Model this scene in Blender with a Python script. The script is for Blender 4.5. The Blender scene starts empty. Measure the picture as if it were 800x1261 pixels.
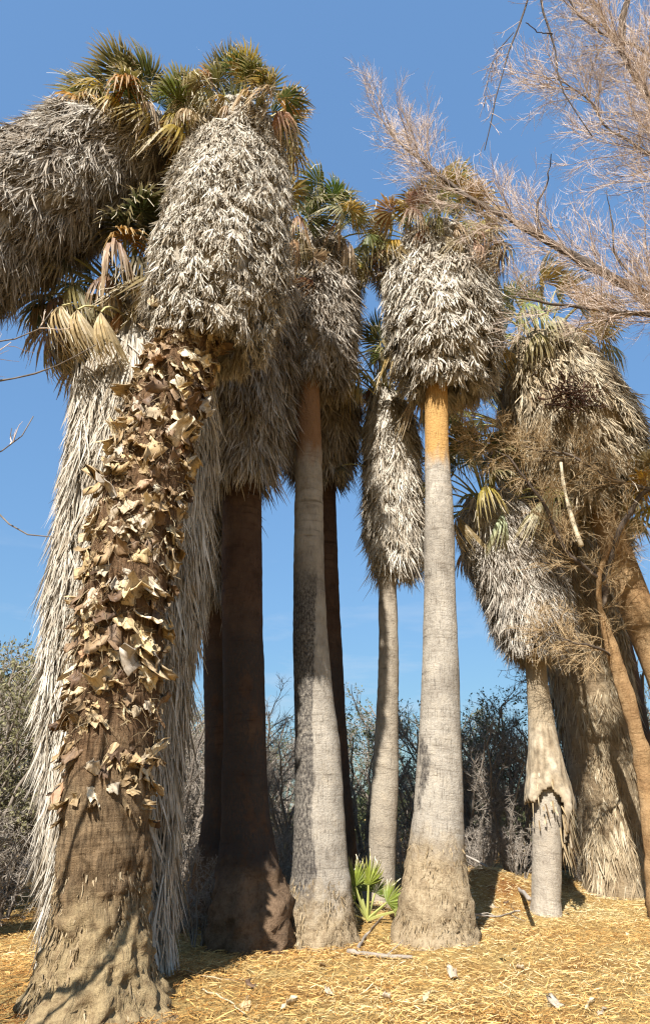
import bpy, math
import numpy as np
from mathutils import Vector, Matrix

# ------------------------------------------------------------------ camera, sky, sun, exposure
sc = bpy.context.scene
COL = sc.collection
PITCH = math.radians(24.8)
EYE = 1.6
FOC = 800.0                      # focal length in photograph pixels (800 x 1261)
cam_d = bpy.data.cameras.new('camera')
cam_d.sensor_fit = 'AUTO'; cam_d.sensor_width = 36.0
cam_d.lens = 36.0 * FOC / 1261.0
cam_d.clip_start = 0.05; cam_d.clip_end = 6000
cam = bpy.data.objects.new('camera', cam_d); COL.objects.link(cam)
cam.location = (0, 0, EYE); cam.rotation_euler = (math.pi / 2 + PITCH, 0, 0)
sc.camera = cam

SUN_EL = math.radians(42)
SUN_H = (0.30, 0.954)            # horizontal direction the light travels
LIGHT = Vector((SUN_H[0] * math.cos(SUN_EL), SUN_H[1] * math.cos(SUN_EL), -math.sin(SUN_EL))).normalized()
world = bpy.data.worlds.new('World'); sc.world = world; world.use_nodes = True
wn = world.node_tree.nodes; wl = world.node_tree.links
bg = wn['Background']
sky = wn.new('ShaderNodeTexSky'); sky.sky_type = 'NISHITA'; sky.sun_disc = False
sky.sun_elevation = SUN_EL; sky.sun_rotation = math.atan2(-SUN_H[0], -SUN_H[1])
sky.air_density = 1.0; sky.dust_density = 1.0; sky.ozone_density = 1.3; sky.altitude = 700
bg.inputs['Strength'].default_value = 0.125
# thin wisps of high cloud low in the sky
tcw = wn.new('ShaderNodeTexCoord'); mpw = wn.new('ShaderNodeMapping'); mpw.inputs['Scale'].default_value = (2.2, 2.2, 11)
nzw = wn.new('ShaderNodeTexNoise'); nzw.inputs['Scale'].default_value = 2.2; nzw.inputs['Detail'].default_value = 7; nzw.inputs['Roughness'].default_value = .6
rpw = wn.new('ShaderNodeValToRGB'); rpw.color_ramp.elements[0].position = .53; rpw.color_ramp.elements[1].position = .82
sepw = wn.new('ShaderNodeSeparateXYZ')
mrw = wn.new('ShaderNodeMapRange'); mrw.inputs[1].default_value = .42; mrw.inputs[2].default_value = .12; mrw.inputs[3].default_value = 0; mrw.inputs[4].default_value = .6
mulw = wn.new('ShaderNodeMath'); mulw.operation = 'MULTIPLY'
mixw = wn.new('ShaderNodeMix'); mixw.data_type = 'RGBA'; mixw.inputs[7].default_value = (2.2, 2.5, 2.9, 1)
wl.new(tcw.outputs['Generated'], mpw.inputs[0]); wl.new(mpw.outputs[0], nzw.inputs['Vector']); wl.new(nzw.outputs['Fac'], rpw.inputs[0])
wl.new(tcw.outputs['Generated'], sepw.inputs[0]); wl.new(sepw.outputs['Z'], mrw.inputs[0])
wl.new(rpw.outputs[0], mulw.inputs[0]); wl.new(mrw.outputs[0], mulw.inputs[1])
# the camera's soft shoulder on the bright low sky: scale by luminance, the same all round
bww = wn.new('ShaderNodeRGBToBW'); wl.new(sky.outputs[0], bww.inputs[0])
pww = wn.new('ShaderNodeMath'); pww.operation = 'POWER'; wl.new(bww.outputs[0], pww.inputs[0]); pww.inputs[1].default_value = -.62
tnw = wn.new('ShaderNodeMix'); tnw.data_type = 'RGBA'; tnw.blend_type = 'MULTIPLY'; tnw.inputs[0].default_value = 1; tnw.inputs[7].default_value = (.79, .985, 1.03, 1); wl.new(sky.outputs[0], tnw.inputs[6])
hsw = wn.new('ShaderNodeVectorMath'); hsw.operation = 'SCALE'; wl.new(tnw.outputs[2], hsw.inputs[0]); wl.new(pww.outputs[0], hsw.inputs['Scale'])
wl.new(mulw.outputs[0], mixw.inputs[0]); wl.new(hsw.outputs[0], mixw.inputs[6]); wl.new(mixw.outputs[2], bg.inputs['Color'])

sun_d = bpy.data.lights.new('sun', 'SUN'); sun_d.energy = 4.6; sun_d.angle = math.radians(.53); sun_d.color = (1.0, .955, .89)
sun = bpy.data.objects.new('sun', sun_d); COL.objects.link(sun)
sun.rotation_euler = LIGHT.to_track_quat('-Z', 'Y').to_euler(); sun.location = (-8, -20, 30)
sc.view_settings.view_transform = 'Standard'; sc.view_settings.look = 'None'
sc.view_settings.exposure = 1.35; sc.view_settings.gamma = 1.0; sc.view_settings.use_curve_mapping = False
sc.render.engine = 'CYCLES'
sc.cycles.use_denoising = True; sc.cycles.denoiser = 'OPENIMAGEDENOISE'; sc.cycles.denoising_prefilter = 'ACCURATE'
sc.cycles.max_bounces = 5; sc.cycles.diffuse_bounces = 3; sc.cycles.glossy_bounces = 2
sc.cycles.transmission_bounces = 3; sc.cycles.transparent_max_bounces = 8
sc.cycles.filter_width = 1.3

rng = np.random.default_rng(7)
CT, ST = math.cos(PITCH), math.sin(PITCH)

# ------------------------------------------------------------------ helpers
def at(px, py, Y):
    """world point at horizontal distance Y on the sight line through a photograph pixel"""
    x = (px - 400) / FOC; u = (630.5 - py) / FOC
    k = Y / (CT - ST * u)
    return np.array([x * k, Y, EYE + (ST + CT * u) * k])

def mpp(px, py, Y):
    u = (630.5 - py) / FOC
    return Y / (CT - ST * u) / FOC

def vnoise(p, seed=0):
    """value noise -1..1 on (n,3)"""
    p = np.asarray(p, float) + seed * 17.31
    i = np.floor(p).astype(np.int64); f = p - i; f = f * f * (3 - 2 * f)
    out = 0
    for dx in (0, 1):
        for dy in (0, 1):
            for dz in (0, 1):
                h = (i[..., 0] + dx) * 73856093 ^ (i[..., 1] + dy) * 19349663 ^ (i[..., 2] + dz) * 83492791
                h = (h * 2654435761) & 0xFFFFFFFF
                h = ((h >> 13) ^ h) * 1274126177 & 0xFFFFFFFF
                v = (h & 0xFFFF) / 32767.5 - 1
                w = (f[..., 0] if dx else 1 - f[..., 0]) * (f[..., 1] if dy else 1 - f[..., 1]) * (f[..., 2] if dz else 1 - f[..., 2])
                out = out + v * w
    return out

def fbm(p, seed=0, o=3):
    p = np.asarray(p, float); a = 1; s = 0
    for k in range(o):
        s = s + a * vnoise(p * 2 ** k, seed + k); a *= .5
    return s

def norm(v):
    return v / np.maximum(np.linalg.norm(v, axis=-1, keepdims=True), 1e-9)

def gz(x, y):
    x = np.asarray(x, float); y = np.asarray(y, float)
    z = .05 * vnoise(np.stack([x * .6, y * .6, x * 0], -1), 3) + .02 * vnoise(np.stack([x * 2.1, y * 2.1, x * 0], -1), 5)
    z = z + .62 * np.exp(-(((x - 3.0) / 1.25) ** 2 + ((y - 14.2) / 1.3) ** 2))
    z = z + .30 * np.exp(-(((x - 5.6) / 2.2) ** 2 + ((y - 17) / 2.2) ** 2))
    z = z + .28 * np.exp(-(((x - .75) / .55) ** 2 + ((y - 11.6) / .8) ** 2))
    z = z + .12 * np.exp(-(((x + 2.1) / 1.3) ** 2 + ((y - 7.4) / 1.2) ** 2))
    return z

def mesh_quads(name, V, Q, tint=None, uv=None, smooth=True, mats=(), matidx=None):
    V = np.ascontiguousarray(V, np.float32).reshape(-1, 3); Q = np.ascontiguousarray(Q, np.int32).reshape(-1, 4)
    m = bpy.data.meshes.new(name)
    m.vertices.add(len(V)); m.vertices.foreach_set('co', V.ravel())
    m.loops.add(Q.size); m.loops.foreach_set('vertex_index', Q.ravel())
    m.polygons.add(len(Q)); m.polygons.foreach_set('loop_start', np.arange(0, Q.size, 4, dtype=np.int32))
    if smooth is True: m.polygons.foreach_set('use_smooth', np.ones(len(Q), bool))
    elif smooth is False: m.polygons.foreach_set('use_smooth', np.zeros(len(Q), bool))
    if matidx is not None: m.polygons.foreach_set('material_index', np.ascontiguousarray(matidx, np.int32))
    m.update(calc_edges=True)
    if tint is not None:
        a = m.attributes.new('tint', 'FLOAT', 'POINT'); a.data.foreach_set('value', np.ascontiguousarray(tint, np.float32).ravel())
    if uv is not None:
        l = m.uv_layers.new(name='UVMap'); l.data.foreach_set('uv', np.ascontiguousarray(uv, np.float32)[Q.ravel()].ravel())
    for mt in mats: m.materials.append(mt)
    return m

def link(name, data, parent=None, kind=None, loc=None):
    o = bpy.data.objects.new(name, data); COL.objects.link(o)
    if parent is not None: o.parent = parent
    if kind: o['kind'] = kind
    if loc is not None: o.location = loc
    return o

def thing(name, label, cat, loc, group=None):
    o = bpy.data.objects.new(name, None); COL.objects.link(o)
    o.location = tuple(float(a) for a in loc); o.empty_display_size = .2
    o['label'] = label; o['category'] = cat
    if group: o['group'] = group
    return o

def tag(o, label, cat, group=None, kind=None):
    o['label'] = label; o['category'] = cat
    if group: o['group'] = group
    if kind: o['kind'] = kind
    return o

def ribbons(P, S, W, tint):
    """P (n,k,3) centre lines, S (n,1|k,3) side vectors, W (n,k) half widths, tint (n,) or (n,k)"""
    n, k, _ = P.shape
    S = np.broadcast_to(S, P.shape); W = W[..., None]
    V = np.stack([P - S * W, P + S * W], 2).reshape(-1, 3)
    b = (np.arange(n)[:, None] * k + np.arange(k - 1)[None]) * 2
    Q = np.stack([b, b + 1, b + 3, b + 2], -1).reshape(-1, 4)
    if np.ndim(tint) == 1: tint = np.repeat(np.asarray(tint)[:, None], k, 1)
    return V, Q, np.repeat(np.asarray(tint).reshape(-1), 2)

def tubes(P, R, tint, ns=4):
    """P (n,k,3), R (n,k): open tubes"""
    n, k, _ = P.shape
    T = np.empty_like(P); T[:, 1:-1] = P[:, 2:] - P[:, :-2]; T[:, 0] = P[:, 1] - P[:, 0]; T[:, -1] = P[:, -1] - P[:, -2]
    T = norm(T)
    ref = np.zeros((n, 1, 3)); big = np.abs(T[:, :1, 2]) > .8
    ref[..., 0] = big; ref[..., 2] = ~big
    A = norm(np.cross(T, np.broadcast_to(ref, T.shape))); B = np.cross(T, A)
    an = np.arange(ns) * 2 * np.pi / ns
    V = P[:, :, None] + R[:, :, None, None] * (np.cos(an)[None, None, :, None] * A[:, :, None] + np.sin(an)[None, None, :, None] * B[:, :, None])
    b = (np.arange(n)[:, None, None] * k + np.arange(k - 1)[None, :, None]) * ns
    j = np.arange(ns)[None, None]; j2 = (j + 1) % ns
    Q = np.stack([b + j, b + j2, b + ns + j2, b + ns + j], -1).reshape(-1, 4)
    if np.ndim(tint) == 0: tint = np.full(n, tint)
    return V.reshape(-1, 3), Q, np.repeat(tint, k * ns)

def join(parts):
    V, Q, T = [], [], []; off = 0
    for v, q, t in parts:
        V.append(v); Q.append(q + off); T.append(t); off += len(v)
    return np.concatenate(V), np.concatenate(Q), np.concatenate(T)

def polyl(pts, n, extra=None):
    """resample a polyline smoothly (Catmull-Rom by chord length); extra: values per point"""
    pts = np.asarray(pts, float)
    d = np.r_[0, np.cumsum(np.linalg.norm(np.diff(pts, axis=0), axis=1))]
    t = np.linspace(0, d[-1], n)
    def cr(y):
        y = np.asarray(y, float); m = np.gradient(y, d, axis=0)
        i = np.clip(np.searchsorted(d, t, 'right') - 1, 0, len(d) - 2); h = d[i + 1] - d[i]; s = (t - d[i]) / h
        if y.ndim > 1: h = h[:, None]; s = s[:, None]
        return (2 * s ** 3 - 3 * s ** 2 + 1) * y[i] + (s ** 3 - 2 * s ** 2 + s) * h * m[i] + (-2 * s ** 3 + 3 * s ** 2) * y[i + 1] + (s ** 3 - s ** 2) * h * m[i + 1]
    out = cr(pts)
    if extra is None: return out
    return out, np.interp(t, d, extra)

# ------------------------------------------------------------------ materials
KA = .72        # overall surface lightness
def kc(c): return tuple(a * KA for a in c)
def mat(name):
    m = bpy.data.materials.new(name); m.use_nodes = True
    nt = m.node_tree; b = nt.nodes['Principled BSDF']
    b.inputs['Roughness'].default_value = .85; b.inputs['Specular IOR Level'].default_value = .2
    return m, nt, b

def ramp(nt, stops, fac=None):
    r = nt.nodes.new('ShaderNodeValToRGB'); e = r.color_ramp.elements
    e[0].position = stops[0][0]; e[0].color = (*stops[0][1], 1)
    e[1].position = stops[-1][0]; e[1].color = (*stops[-1][1], 1)
    for p, c in stops[1:-1]:
        n = e.new(p); n.color = (*c, 1)
    if fac is not None: nt.links.new(fac, r.inputs[0])
    return r

def noise_node(nt, vec, scale, detail=4, rough=.6, mscale=(1, 1, 1)):
    n = nt.nodes.new('ShaderNodeTexNoise'); n.inputs['Scale'].default_value = scale
    n.inputs['Detail'].default_value = detail; n.inputs['Roughness'].default_value = rough
    mp = nt.nodes.new('ShaderNodeMapping'); mp.inputs['Scale'].default_value = mscale
    nt.links.new(vec, mp.inputs[0]); nt.links.new(mp.outputs[0], n.inputs['Vector'])
    return n.outputs['Fac']

def mixc(nt, fac, a, b, mode='MIX'):
    m = nt.nodes.new('ShaderNodeMix'); m.data_type = 'RGBA'; m.blend_type = mode
    for s, v in ((0, fac), (6, a), (7, b)):
        if hasattr(v, 'links'): nt.links.new(v, m.inputs[s])
        else: m.inputs[s].default_value = v if s == 0 else (*v, 1)
    return m.outputs[2]

def mth(nt, op, a, b=0.0, c=None):
    m = nt.nodes.new('ShaderNodeMath'); m.operation = op
    for s, v in ((0, a), (1, b), (2, c)):
        if v is None: continue
        if hasattr(v, 'links'): nt.links.new(v, m.inputs[s])
        else: m.inputs[s].default_value = v
    return m.outputs[0]

def bump(nt, b, h, strength, dist=.02):
    n = nt.nodes.new('ShaderNodeBump'); n.inputs['Strength'].default_value = strength; n.inputs['Distance'].default_value = dist
    nt.links.new(h, n.inputs['Height']); nt.links.new(n.outputs[0], b.inputs['Normal'])

def tint_mat(name, stops, rough=.85, translucent=0.0, grain=0.0, k=1.0):
    m, nt, b = mat(name)
    a = nt.nodes.new('ShaderNodeAttribute'); a.attribute_name = 'tint'
    r = ramp(nt, [(p, tuple(k * x for x in kc(q))) for p, q in stops], a.outputs['Fac']); c = r.outputs[0]
    if grain:
        tc = nt.nodes.new('ShaderNodeTexCoord')
        f = noise_node(nt, tc.outputs['Object'], 9, 3, .7)
        g = ramp(nt, [(.3, (1 - grain,) * 3), (.7, (1 + grain * .4,) * 3)], f)
        c = mixc(nt, 1.0, c, g.outputs[0], 'MULTIPLY')
    nt.links.new(c, b.inputs['Base Color']); b.inputs['Roughness'].default_value = rough
    if translucent:
        t = nt.nodes.new('ShaderNodeBsdfTranslucent'); ms = nt.nodes.new('ShaderNodeMixShader'); ms.inputs[0].default_value = translucent
        nt.links.new(c, t.inputs['Color'])
        nt.links.new(b.outputs[0], ms.inputs[1]); nt.links.new(t.outputs[0], ms.inputs[2])
        nt.links.new(ms.outputs[0], nt.nodes['Material Output'].inputs[0])
    return m

M_THATCH = tint_mat('dead_frond_grey', [(0, (.11, .08, .055)), (.3, (.26, .21, .155)), (.62, (.46, .41, .345)), (1, (.66, .615, .53))], .8, .12, .35, k=1.3)
M_THATCH_PALE = tint_mat('dead_frond_pale', [(0, (.15, .11, .07)), (.3, (.34, .28, .20)), (.62, (.55, .495, .41)), (1, (.74, .695, .60))], .8, .12, .3, k=1.3)
M_THATCH_TAN = tint_mat('dead_frond_tan', [(0, (.11, .075, .04)), (.3, (.28, .20, .115)), (.62, (.46, .37, .24)), (1, (.64, .56, .42))], .8, .12, .3, k=1.3)
M_TWIG = tint_mat('twig_pinkish', [(0, (.10, .065, .05)), (.5, (.40, .31, .25)), (1, (.70, .57, .47))], .8, k=1.35)
M_TWIG_DRY = tint_mat('twig_dry', [(0, (.10, .065, .035)), (.5, (.36, .25, .13)), (1, (.58, .45, .28))], .8, k=1.35)
M_BARK_THIN = tint_mat('limb_bark', [(0, (.05, .037, .028)), (.5, (.12, .09, .068)), (1, (.3, .25, .2))], .9, 0, .5)
M_BRUSH = tint_mat('dead_brush', [(0, (.07, .055, .045)), (.5, (.22, .185, .15)), (1, (.42, .37, .31))], .9, k=1.25)
M_LEAF_GREEN = tint_mat('shrub_leaf_green', [(0, (.05, .065, .03)), (.5, (.12, .14, .06)), (1, (.24, .25, .11))], .7, .3)
M_LEAF_PALE = tint_mat('shrub_leaf_pale', [(0, (.10, .10, .05)), (.5, (.27, .25, .12)), (1, (.46, .42, .24))], .8, .3)
M_STRAW = tint_mat('straw', [(0, (.27, .11, .028)), (.25, (.54, .28, .075)), (.6, (.78, .53, .20)), (1, (.92, .78, .46))], .75, .1, k=1.08)
M_ROOT = tint_mat('root_fibre', [(0, (.16, .11, .06)), (.5, (.34, .25, .14)), (1, (.5, .40, .26))], .9, 0, .3)
M_SHARD = tint_mat('dead_shard', [(0, (.20, .13, .07)), (.5, (.48, .36, .2)), (1, (.72, .62, .44))], .7, 0, .3)

M_BITS = tint_mat('split_leaf_base', [(0, (.11, .065, .035)), (.4, (.36, .25, .13)), (.75, (.60, .45, .25)), (1, (.82, .70, .48))], .65, 0, .4)

M_CUFF = tint_mat('torn_bark', [(0, (.18, .13, .08)), (.5, (.42, .335, .225)), (1, (.58, .49, .36))], .9, 0, .45)

M_STALK = tint_mat('old_stalk', [(0, (.05, .025, .018)), (.5, (.16, .085, .055)), (1, (.5, .36, .25))], .7)

def frond_mats():
    m, nt, b = mat('frond_blade')
    oi = nt.nodes.new('ShaderNodeObjectInfo')
    a = nt.nodes.new('ShaderNodeAttribute'); a.attribute_name = 'tint'
    tipf = ramp(nt, [(.55, (0, 0, 0)), (1, (.75, .75, .75))], a.outputs['Fac'])
    c = mixc(nt, tipf.outputs[0], oi.outputs['Color'], kc((.50, .40, .22)))
    tc = nt.nodes.new('ShaderNodeTexCoord')
    f = noise_node(nt, tc.outputs['Object'], 5, 3, .6)
    g = ramp(nt, [(.3, (.6, .6, .6)), (.7, (1.25, 1.2, 1.1))], f)
    c = mixc(nt, 1.0, c, g.outputs[0], 'MULTIPLY')
    nt.links.new(c, b.inputs['Base Color']); b.inputs['Roughness'].default_value = .5; b.inputs['Specular IOR Level'].default_value = .35
    t = nt.nodes.new('ShaderNodeBsdfTranslucent'); ms = nt.nodes.new('ShaderNodeMixShader'); ms.inputs[0].default_value = .35
    nt.links.new(c, t.inputs['Color']); nt.links.new(b.outputs[0], ms.inputs[1]); nt.links.new(t.outputs[0], ms.inputs[2])
    nt.links.new(ms.outputs[0], nt.nodes['Material Output'].inputs[0])
    p, nt, b = mat('frond_petiole')
    oi = nt.nodes.new('ShaderNodeObjectInfo')
    c = mixc(nt, .55, oi.outputs['Color'], (.42, .40, .16))
    nt.links.new(c, b.inputs['Base Color']); b.inputs['Roughness'].default_value = .5
    th, nt, b = mat('frond_thread'); b.inputs['Base Color'].default_value = (.68, .6, .46, 1)
    return m, p, th
M_BLADE, M_PETIOLE, M_THREAD = frond_mats()

def trunk_mat(name, cols, char=0.0, fissure=1.0, base_h=1.0, base_col=((.22, .15, .085), (.46, .36, .23)), top=None, ring=12.0, crack=.55, fth=.42, rmin=.0, char_seed=0.0, char_top=99.0, char_side=None):
    """UV: u metres round the trunk, v metres up it"""
    cols = [kc(c) for c in cols]; base_col = [kc(c) for c in base_col]; top = None if top is None else (top[0], kc(top[1]))
    m, nt, b = mat(name)
    uvn = nt.nodes.new('ShaderNodeUVMap'); uv = uvn.outputs[0]
    tc = nt.nodes.new('ShaderNodeTexCoord'); ob = tc.outputs['Object']
    sep = nt.nodes.new('ShaderNodeSeparateXYZ'); nt.links.new(uv, sep.inputs[0]); vv = sep.outputs['Y']
    fine = noise_node(nt, uv, 15, 4, .7, (2.8, .3, 1))       # vertical fissures
    rings = noise_node(nt, uv, ring, 4, .65, (.07, 1.0, 1))      # leaf-scar rings
    blot = noise_node(nt, ob, 1.3, 5, .65)
    c0 = ramp(nt, [(.3, cols[0]), (.5, cols[1]), (.7, cols[2])], blot).outputs[0]
    mott = ramp(nt, [(.32, (.66, .63, .6)), (.5, (1, 1, 1)), (.7, (1.15, 1.12, 1.06))], noise_node(nt, ob, 5.5, 6, .72, (1, 1, .6)))
    c0 = mixc(nt, .8, c0, mott.outputs[0], 'MULTIPLY')
    rr = ramp(nt, [(.30, (.45, .42, .39)), (fth + .06, (1, 1, 1)), (.7, (1.1, 1.08, 1.05))], rings)
    patchy = ramp(nt, [(.46, (rmin + .08,) * 3), (.6, (.95, .95, .95))], noise_node(nt, ob, 2.4, 3, .6))
    c1 = mixc(nt, patchy.outputs[0], c0, rr.outputs[0], 'MULTIPLY')
    ff = ramp(nt, [(.31, (crack, crack * .92, crack * .85)), (fth, (1, 1, 1)), (.78, (1.1, 1.08, 1.05))], fine)
    c2 = mixc(nt, .8 * fissure, c1, ff.outputs[0], 'MULTIPLY')
    if top is not None:
        tv, tcol = top
        wob = noise_node(nt, uv, 3, 3, .6, (1, .5, 1))
        tf = mth(nt, 'ADD', vv, mth(nt, 'MULTIPLY', wob, 1.2))
        mr = nt.nodes.new('ShaderNodeMapRange'); mr.inputs[1].default_value = tv + .45; mr.inputs[2].default_value = tv + .95
        nt.links.new(tf, mr.inputs[0])
        c2 = mixc(nt, mr.outputs[0], c2, mixc(nt, 1.0, tcol, ff.outputs[0], 'MULTIPLY'))
    if char:
        cn = noise_node(nt, ob, .9, 6, .7, (1, 1, .45))
        loc = [n for n in nt.nodes if n.bl_idname == 'ShaderNodeMapping'][-1]; loc.inputs['Location'].default_value = (char_seed, char_seed * .7, char_seed * 1.3)
        th = .70 - char * .27; cr = ramp(nt, [(th - .02, (0, 0, 0)), (th + .02, (1, 1, 1))], mth(nt, 'SUBTRACT', 1.0, cn))
        if char_side is not None:                       # a burnt band down one side
            so = nt.nodes.new('ShaderNodeSeparateXYZ'); nt.links.new(ob, so.inputs[0])
            e = mth(nt, 'ADD', so.outputs['X'], mth(nt, 'MULTIPLY', cn, .55))
            cr = ramp(nt, [(char_side - .015, (1, 1, 1)), (char_side + .015, (0, 0, 0))], e)
        lim = nt.nodes.new('ShaderNodeMapRange'); lim.inputs[1].default_value = char_top; lim.inputs[2].default_value = char_top + .8
        lim.inputs[3].default_value = 1; lim.inputs[4].default_value = 0; nt.links.new(vv, lim.inputs[0])
        speck = ramp(nt, [(.35, (.3, .3, .3)), (.6, (.95, .95, .95))], noise_node(nt, uv, 26, 3, .7, (1, .6, 1)))
        cf = mth(nt, 'MULTIPLY', mth(nt, 'MULTIPLY', cr.outputs[0], lim.outputs[0]), speck.outputs[0])
        c2 = mixc(nt, cf, c2, (.045, .04, .037))
    if base_h > 0:
        wob = noise_node(nt, uv, 4, 5, .65)
        bf = mth(nt, 'ADD', vv, mth(nt, 'MULTIPLY', wob, .9))
        mr = nt.nodes.new('ShaderNodeMapRange'); mr.inputs[1].default_value = base_h + .25; mr.inputs[2].default_value = base_h + .7
        mr.inputs[3].default_value = 1; mr.inputs[4].default_value = 0; nt.links.new(bf, mr.inputs[0])
        bn = noise_node(nt, ob, 12, 6, .75)
        bc = ramp(nt, [(.3, base_col[0]), (.55, base_col[1]), (.8, tuple(min(1, a * 1.2) for a in base_col[1]))], bn).outputs[0]
        c2 = mixc(nt, mr.outputs[0], c2, bc)
    nt.links.new(c2, b.inputs['Base Color']); b.inputs['Roughness'].default_value = .9; b.inputs['Specular IOR Level'].default_value = .1
    h = mth(nt, 'ADD', mth(nt, 'MULTIPLY', ff.outputs[0], .35 * fissure), mth(nt, 'MULTIPLY', rr.outputs[0], .22))
    grit = noise_node(nt, ob, 22, 6, .75)
    bump(nt, b, mth(nt, 'ADD', h, mth(nt, 'MULTIPLY', grit, .7)), 1.0, .045)
    return m

GREY = ((.30, .265, .22), (.44, .395, .33), (.54, .49, .415))
M_T_GREY = trunk_mat('trunk_grey', GREY, char=.1, char_seed=3.1, base_h=1.2, top=None)
M_T_E = trunk_mat('trunk_grey_burnt', GREY, char=.62, char_seed=9.4, base_h=.6, top=(7.6, (.30, .17, .09)), char_top=5.0, char_side=.21)
M_T_H = trunk_mat('trunk_grey_orange_top', GREY, char=.33, char_seed=5.2, base_h=1.25, top=(7.35, (.56, .33, .12)), char_top=5.6)
M_T_SMALL = trunk_mat('trunk_pale', ((.30, .25, .19), (.42, .36, .28), (.5, .44, .35)), char=.12, char_seed=1.2, base_h=.1, fissure=.6)
M_T_I = trunk_mat('trunk_pale_tan_top', ((.36, .31, .25), (.47, .41, .33), (.56, .50, .41)), char=.05, char_seed=1.2, base_h=0, fissure=.5, top=(2.3, (.42, .335, .225)))
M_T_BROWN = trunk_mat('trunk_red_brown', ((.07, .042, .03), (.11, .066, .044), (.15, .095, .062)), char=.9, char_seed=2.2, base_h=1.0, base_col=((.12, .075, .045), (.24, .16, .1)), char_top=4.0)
M_T_FRONT = trunk_mat('trunk_front_brown', ((.20, .135, .075), (.29, .20, .115), (.38, .285, .17)), char=0, base_h=.8, base_col=((.20, .13, .07), (.44, .33, .18)), ring=17, crack=.3, fth=.53, rmin=.6, top=(2.0, (.20, .12, .065)))
M_T_SHAG = trunk_mat('trunk_tan', ((.24, .17, .10), (.34, .26, .165), (.44, .36, .25)), char=0, base_h=0, fissure=1)
M_T_ORANGE = trunk_mat('trunk_orange', ((.30, .17, .08), (.44, .28, .14), (.55, .38, .21)), char=0, base_h=0, fissure=.7)

def boot_mat():
    m, nt, b = mat('leaf_base_wood')
    oi = nt.nodes.new('ShaderNodeObjectInfo')
    r = ramp(nt, [(p, kc(q)) for p, q in [(0, (.14, .08, .045)), (.18, (.34, .22, .12)), (.4, (.62, .44, .22)), (.6, (.52, .45, .36)), (.8, (.74, .55, .28)), (.93, (.92, .80, .58)), (1, (.40, .19, .08))]], oi.outputs['Random'])
    tc = nt.nodes.new('ShaderNodeTexCoord')
    f = noise_node(nt, tc.outputs['Object'], 14, 5, .7, (2.5, 1, .6))
    g = ramp(nt, [(.28, (.45, .40, .36)), (.55, (1, 1, 1)), (.8, (1.2, 1.16, 1.1))], f)
    c = mixc(nt, 1.0, r.outputs[0], g.outputs[0], 'MULTIPLY')
    nt.links.new(c, b.inputs['Base Color']); b.inputs['Roughness'].default_value = .6; b.inputs['Specular IOR Level'].default_value = .35
    bump(nt, b, f, .5, .01)
    return m
M_BOOT = boot_mat()

def ground_mat():
    m, nt, b = mat('ground_straw_soil')
    tc = nt.nodes.new('ShaderNodeTexCoord'); ob = tc.outputs['Object']
    a = noise_node(nt, ob, .55, 5, .65); f = noise_node(nt, ob, 7, 6, .75); g = noise_node(nt, ob, 40, 4, .8)
    c = ramp(nt, [(p, kc(q)) for p, q in [(.3, (.36, .16, .045)), (.45, (.62, .38, .13)), (.62, (.72, .52, .21)), (.8, (.76, .62, .33))]], a).outputs[0]
    c = mixc(nt, .9, c, ramp(nt, [(.3, (.45, .4, .35)), (.55, (1, 1, 1)), (.75, (1.25, 1.2, 1.1))], f).outputs[0], 'MULTIPLY')
    c = mixc(nt, .8, c, ramp(nt, [(.3, (.5, .45, .4)), (.6, (1.1, 1.1, 1.05))], g).outputs[0], 'MULTIPLY')
    nt.links.new(c, b.inputs['Base Color']); b.inputs['Roughness'].default_value = .95
    bump(nt, b, mth(nt, 'ADD', f, g), 1.0, .04)
    return m
M_GROUND = ground_mat()

# ------------------------------------------------------------------ ground
def build_ground():
    def axis(a, b, fine0, fine1, st):
        mid = np.arange(fine0, fine1 + 1e-6, st)
        lo = fine0 - np.geomspace(st, fine0 - a, 26)[::-1]; hi = fine1 + np.geomspace(st, b - fine1, 26)
        return np.r_[lo, mid, hi]
    xs = axis(-3000, 3000, -9, 10, .12); ys = axis(-3000, 3000, 2, 20, .12)
    X, Y = np.meshgrid(xs, ys); Z = gz(X, Y)
    Z = Z + .018 * fbm(np.stack([X * 5, Y * 5, X * 0], -1), 9, 3) * (np.abs(X) < 12) * (np.abs(Y - 10) < 12)
    far = np.hypot(X, Y - 8) > 40
    Z = np.where(far, 0, Z)
    V = np.stack([X, Y, Z], -1).reshape(-1, 3); nx = len(xs); ny = len(ys)
    i = (np.arange(ny - 1)[:, None] * nx + np.arange(nx - 1)[None]).reshape(-1)
    o = link('ground', mesh_quads('ground', V, np.stack([i, i + 1, i + nx + 1, i + nx], -1), mats=[M_GROUND]), kind='structure')
build_ground()

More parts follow.
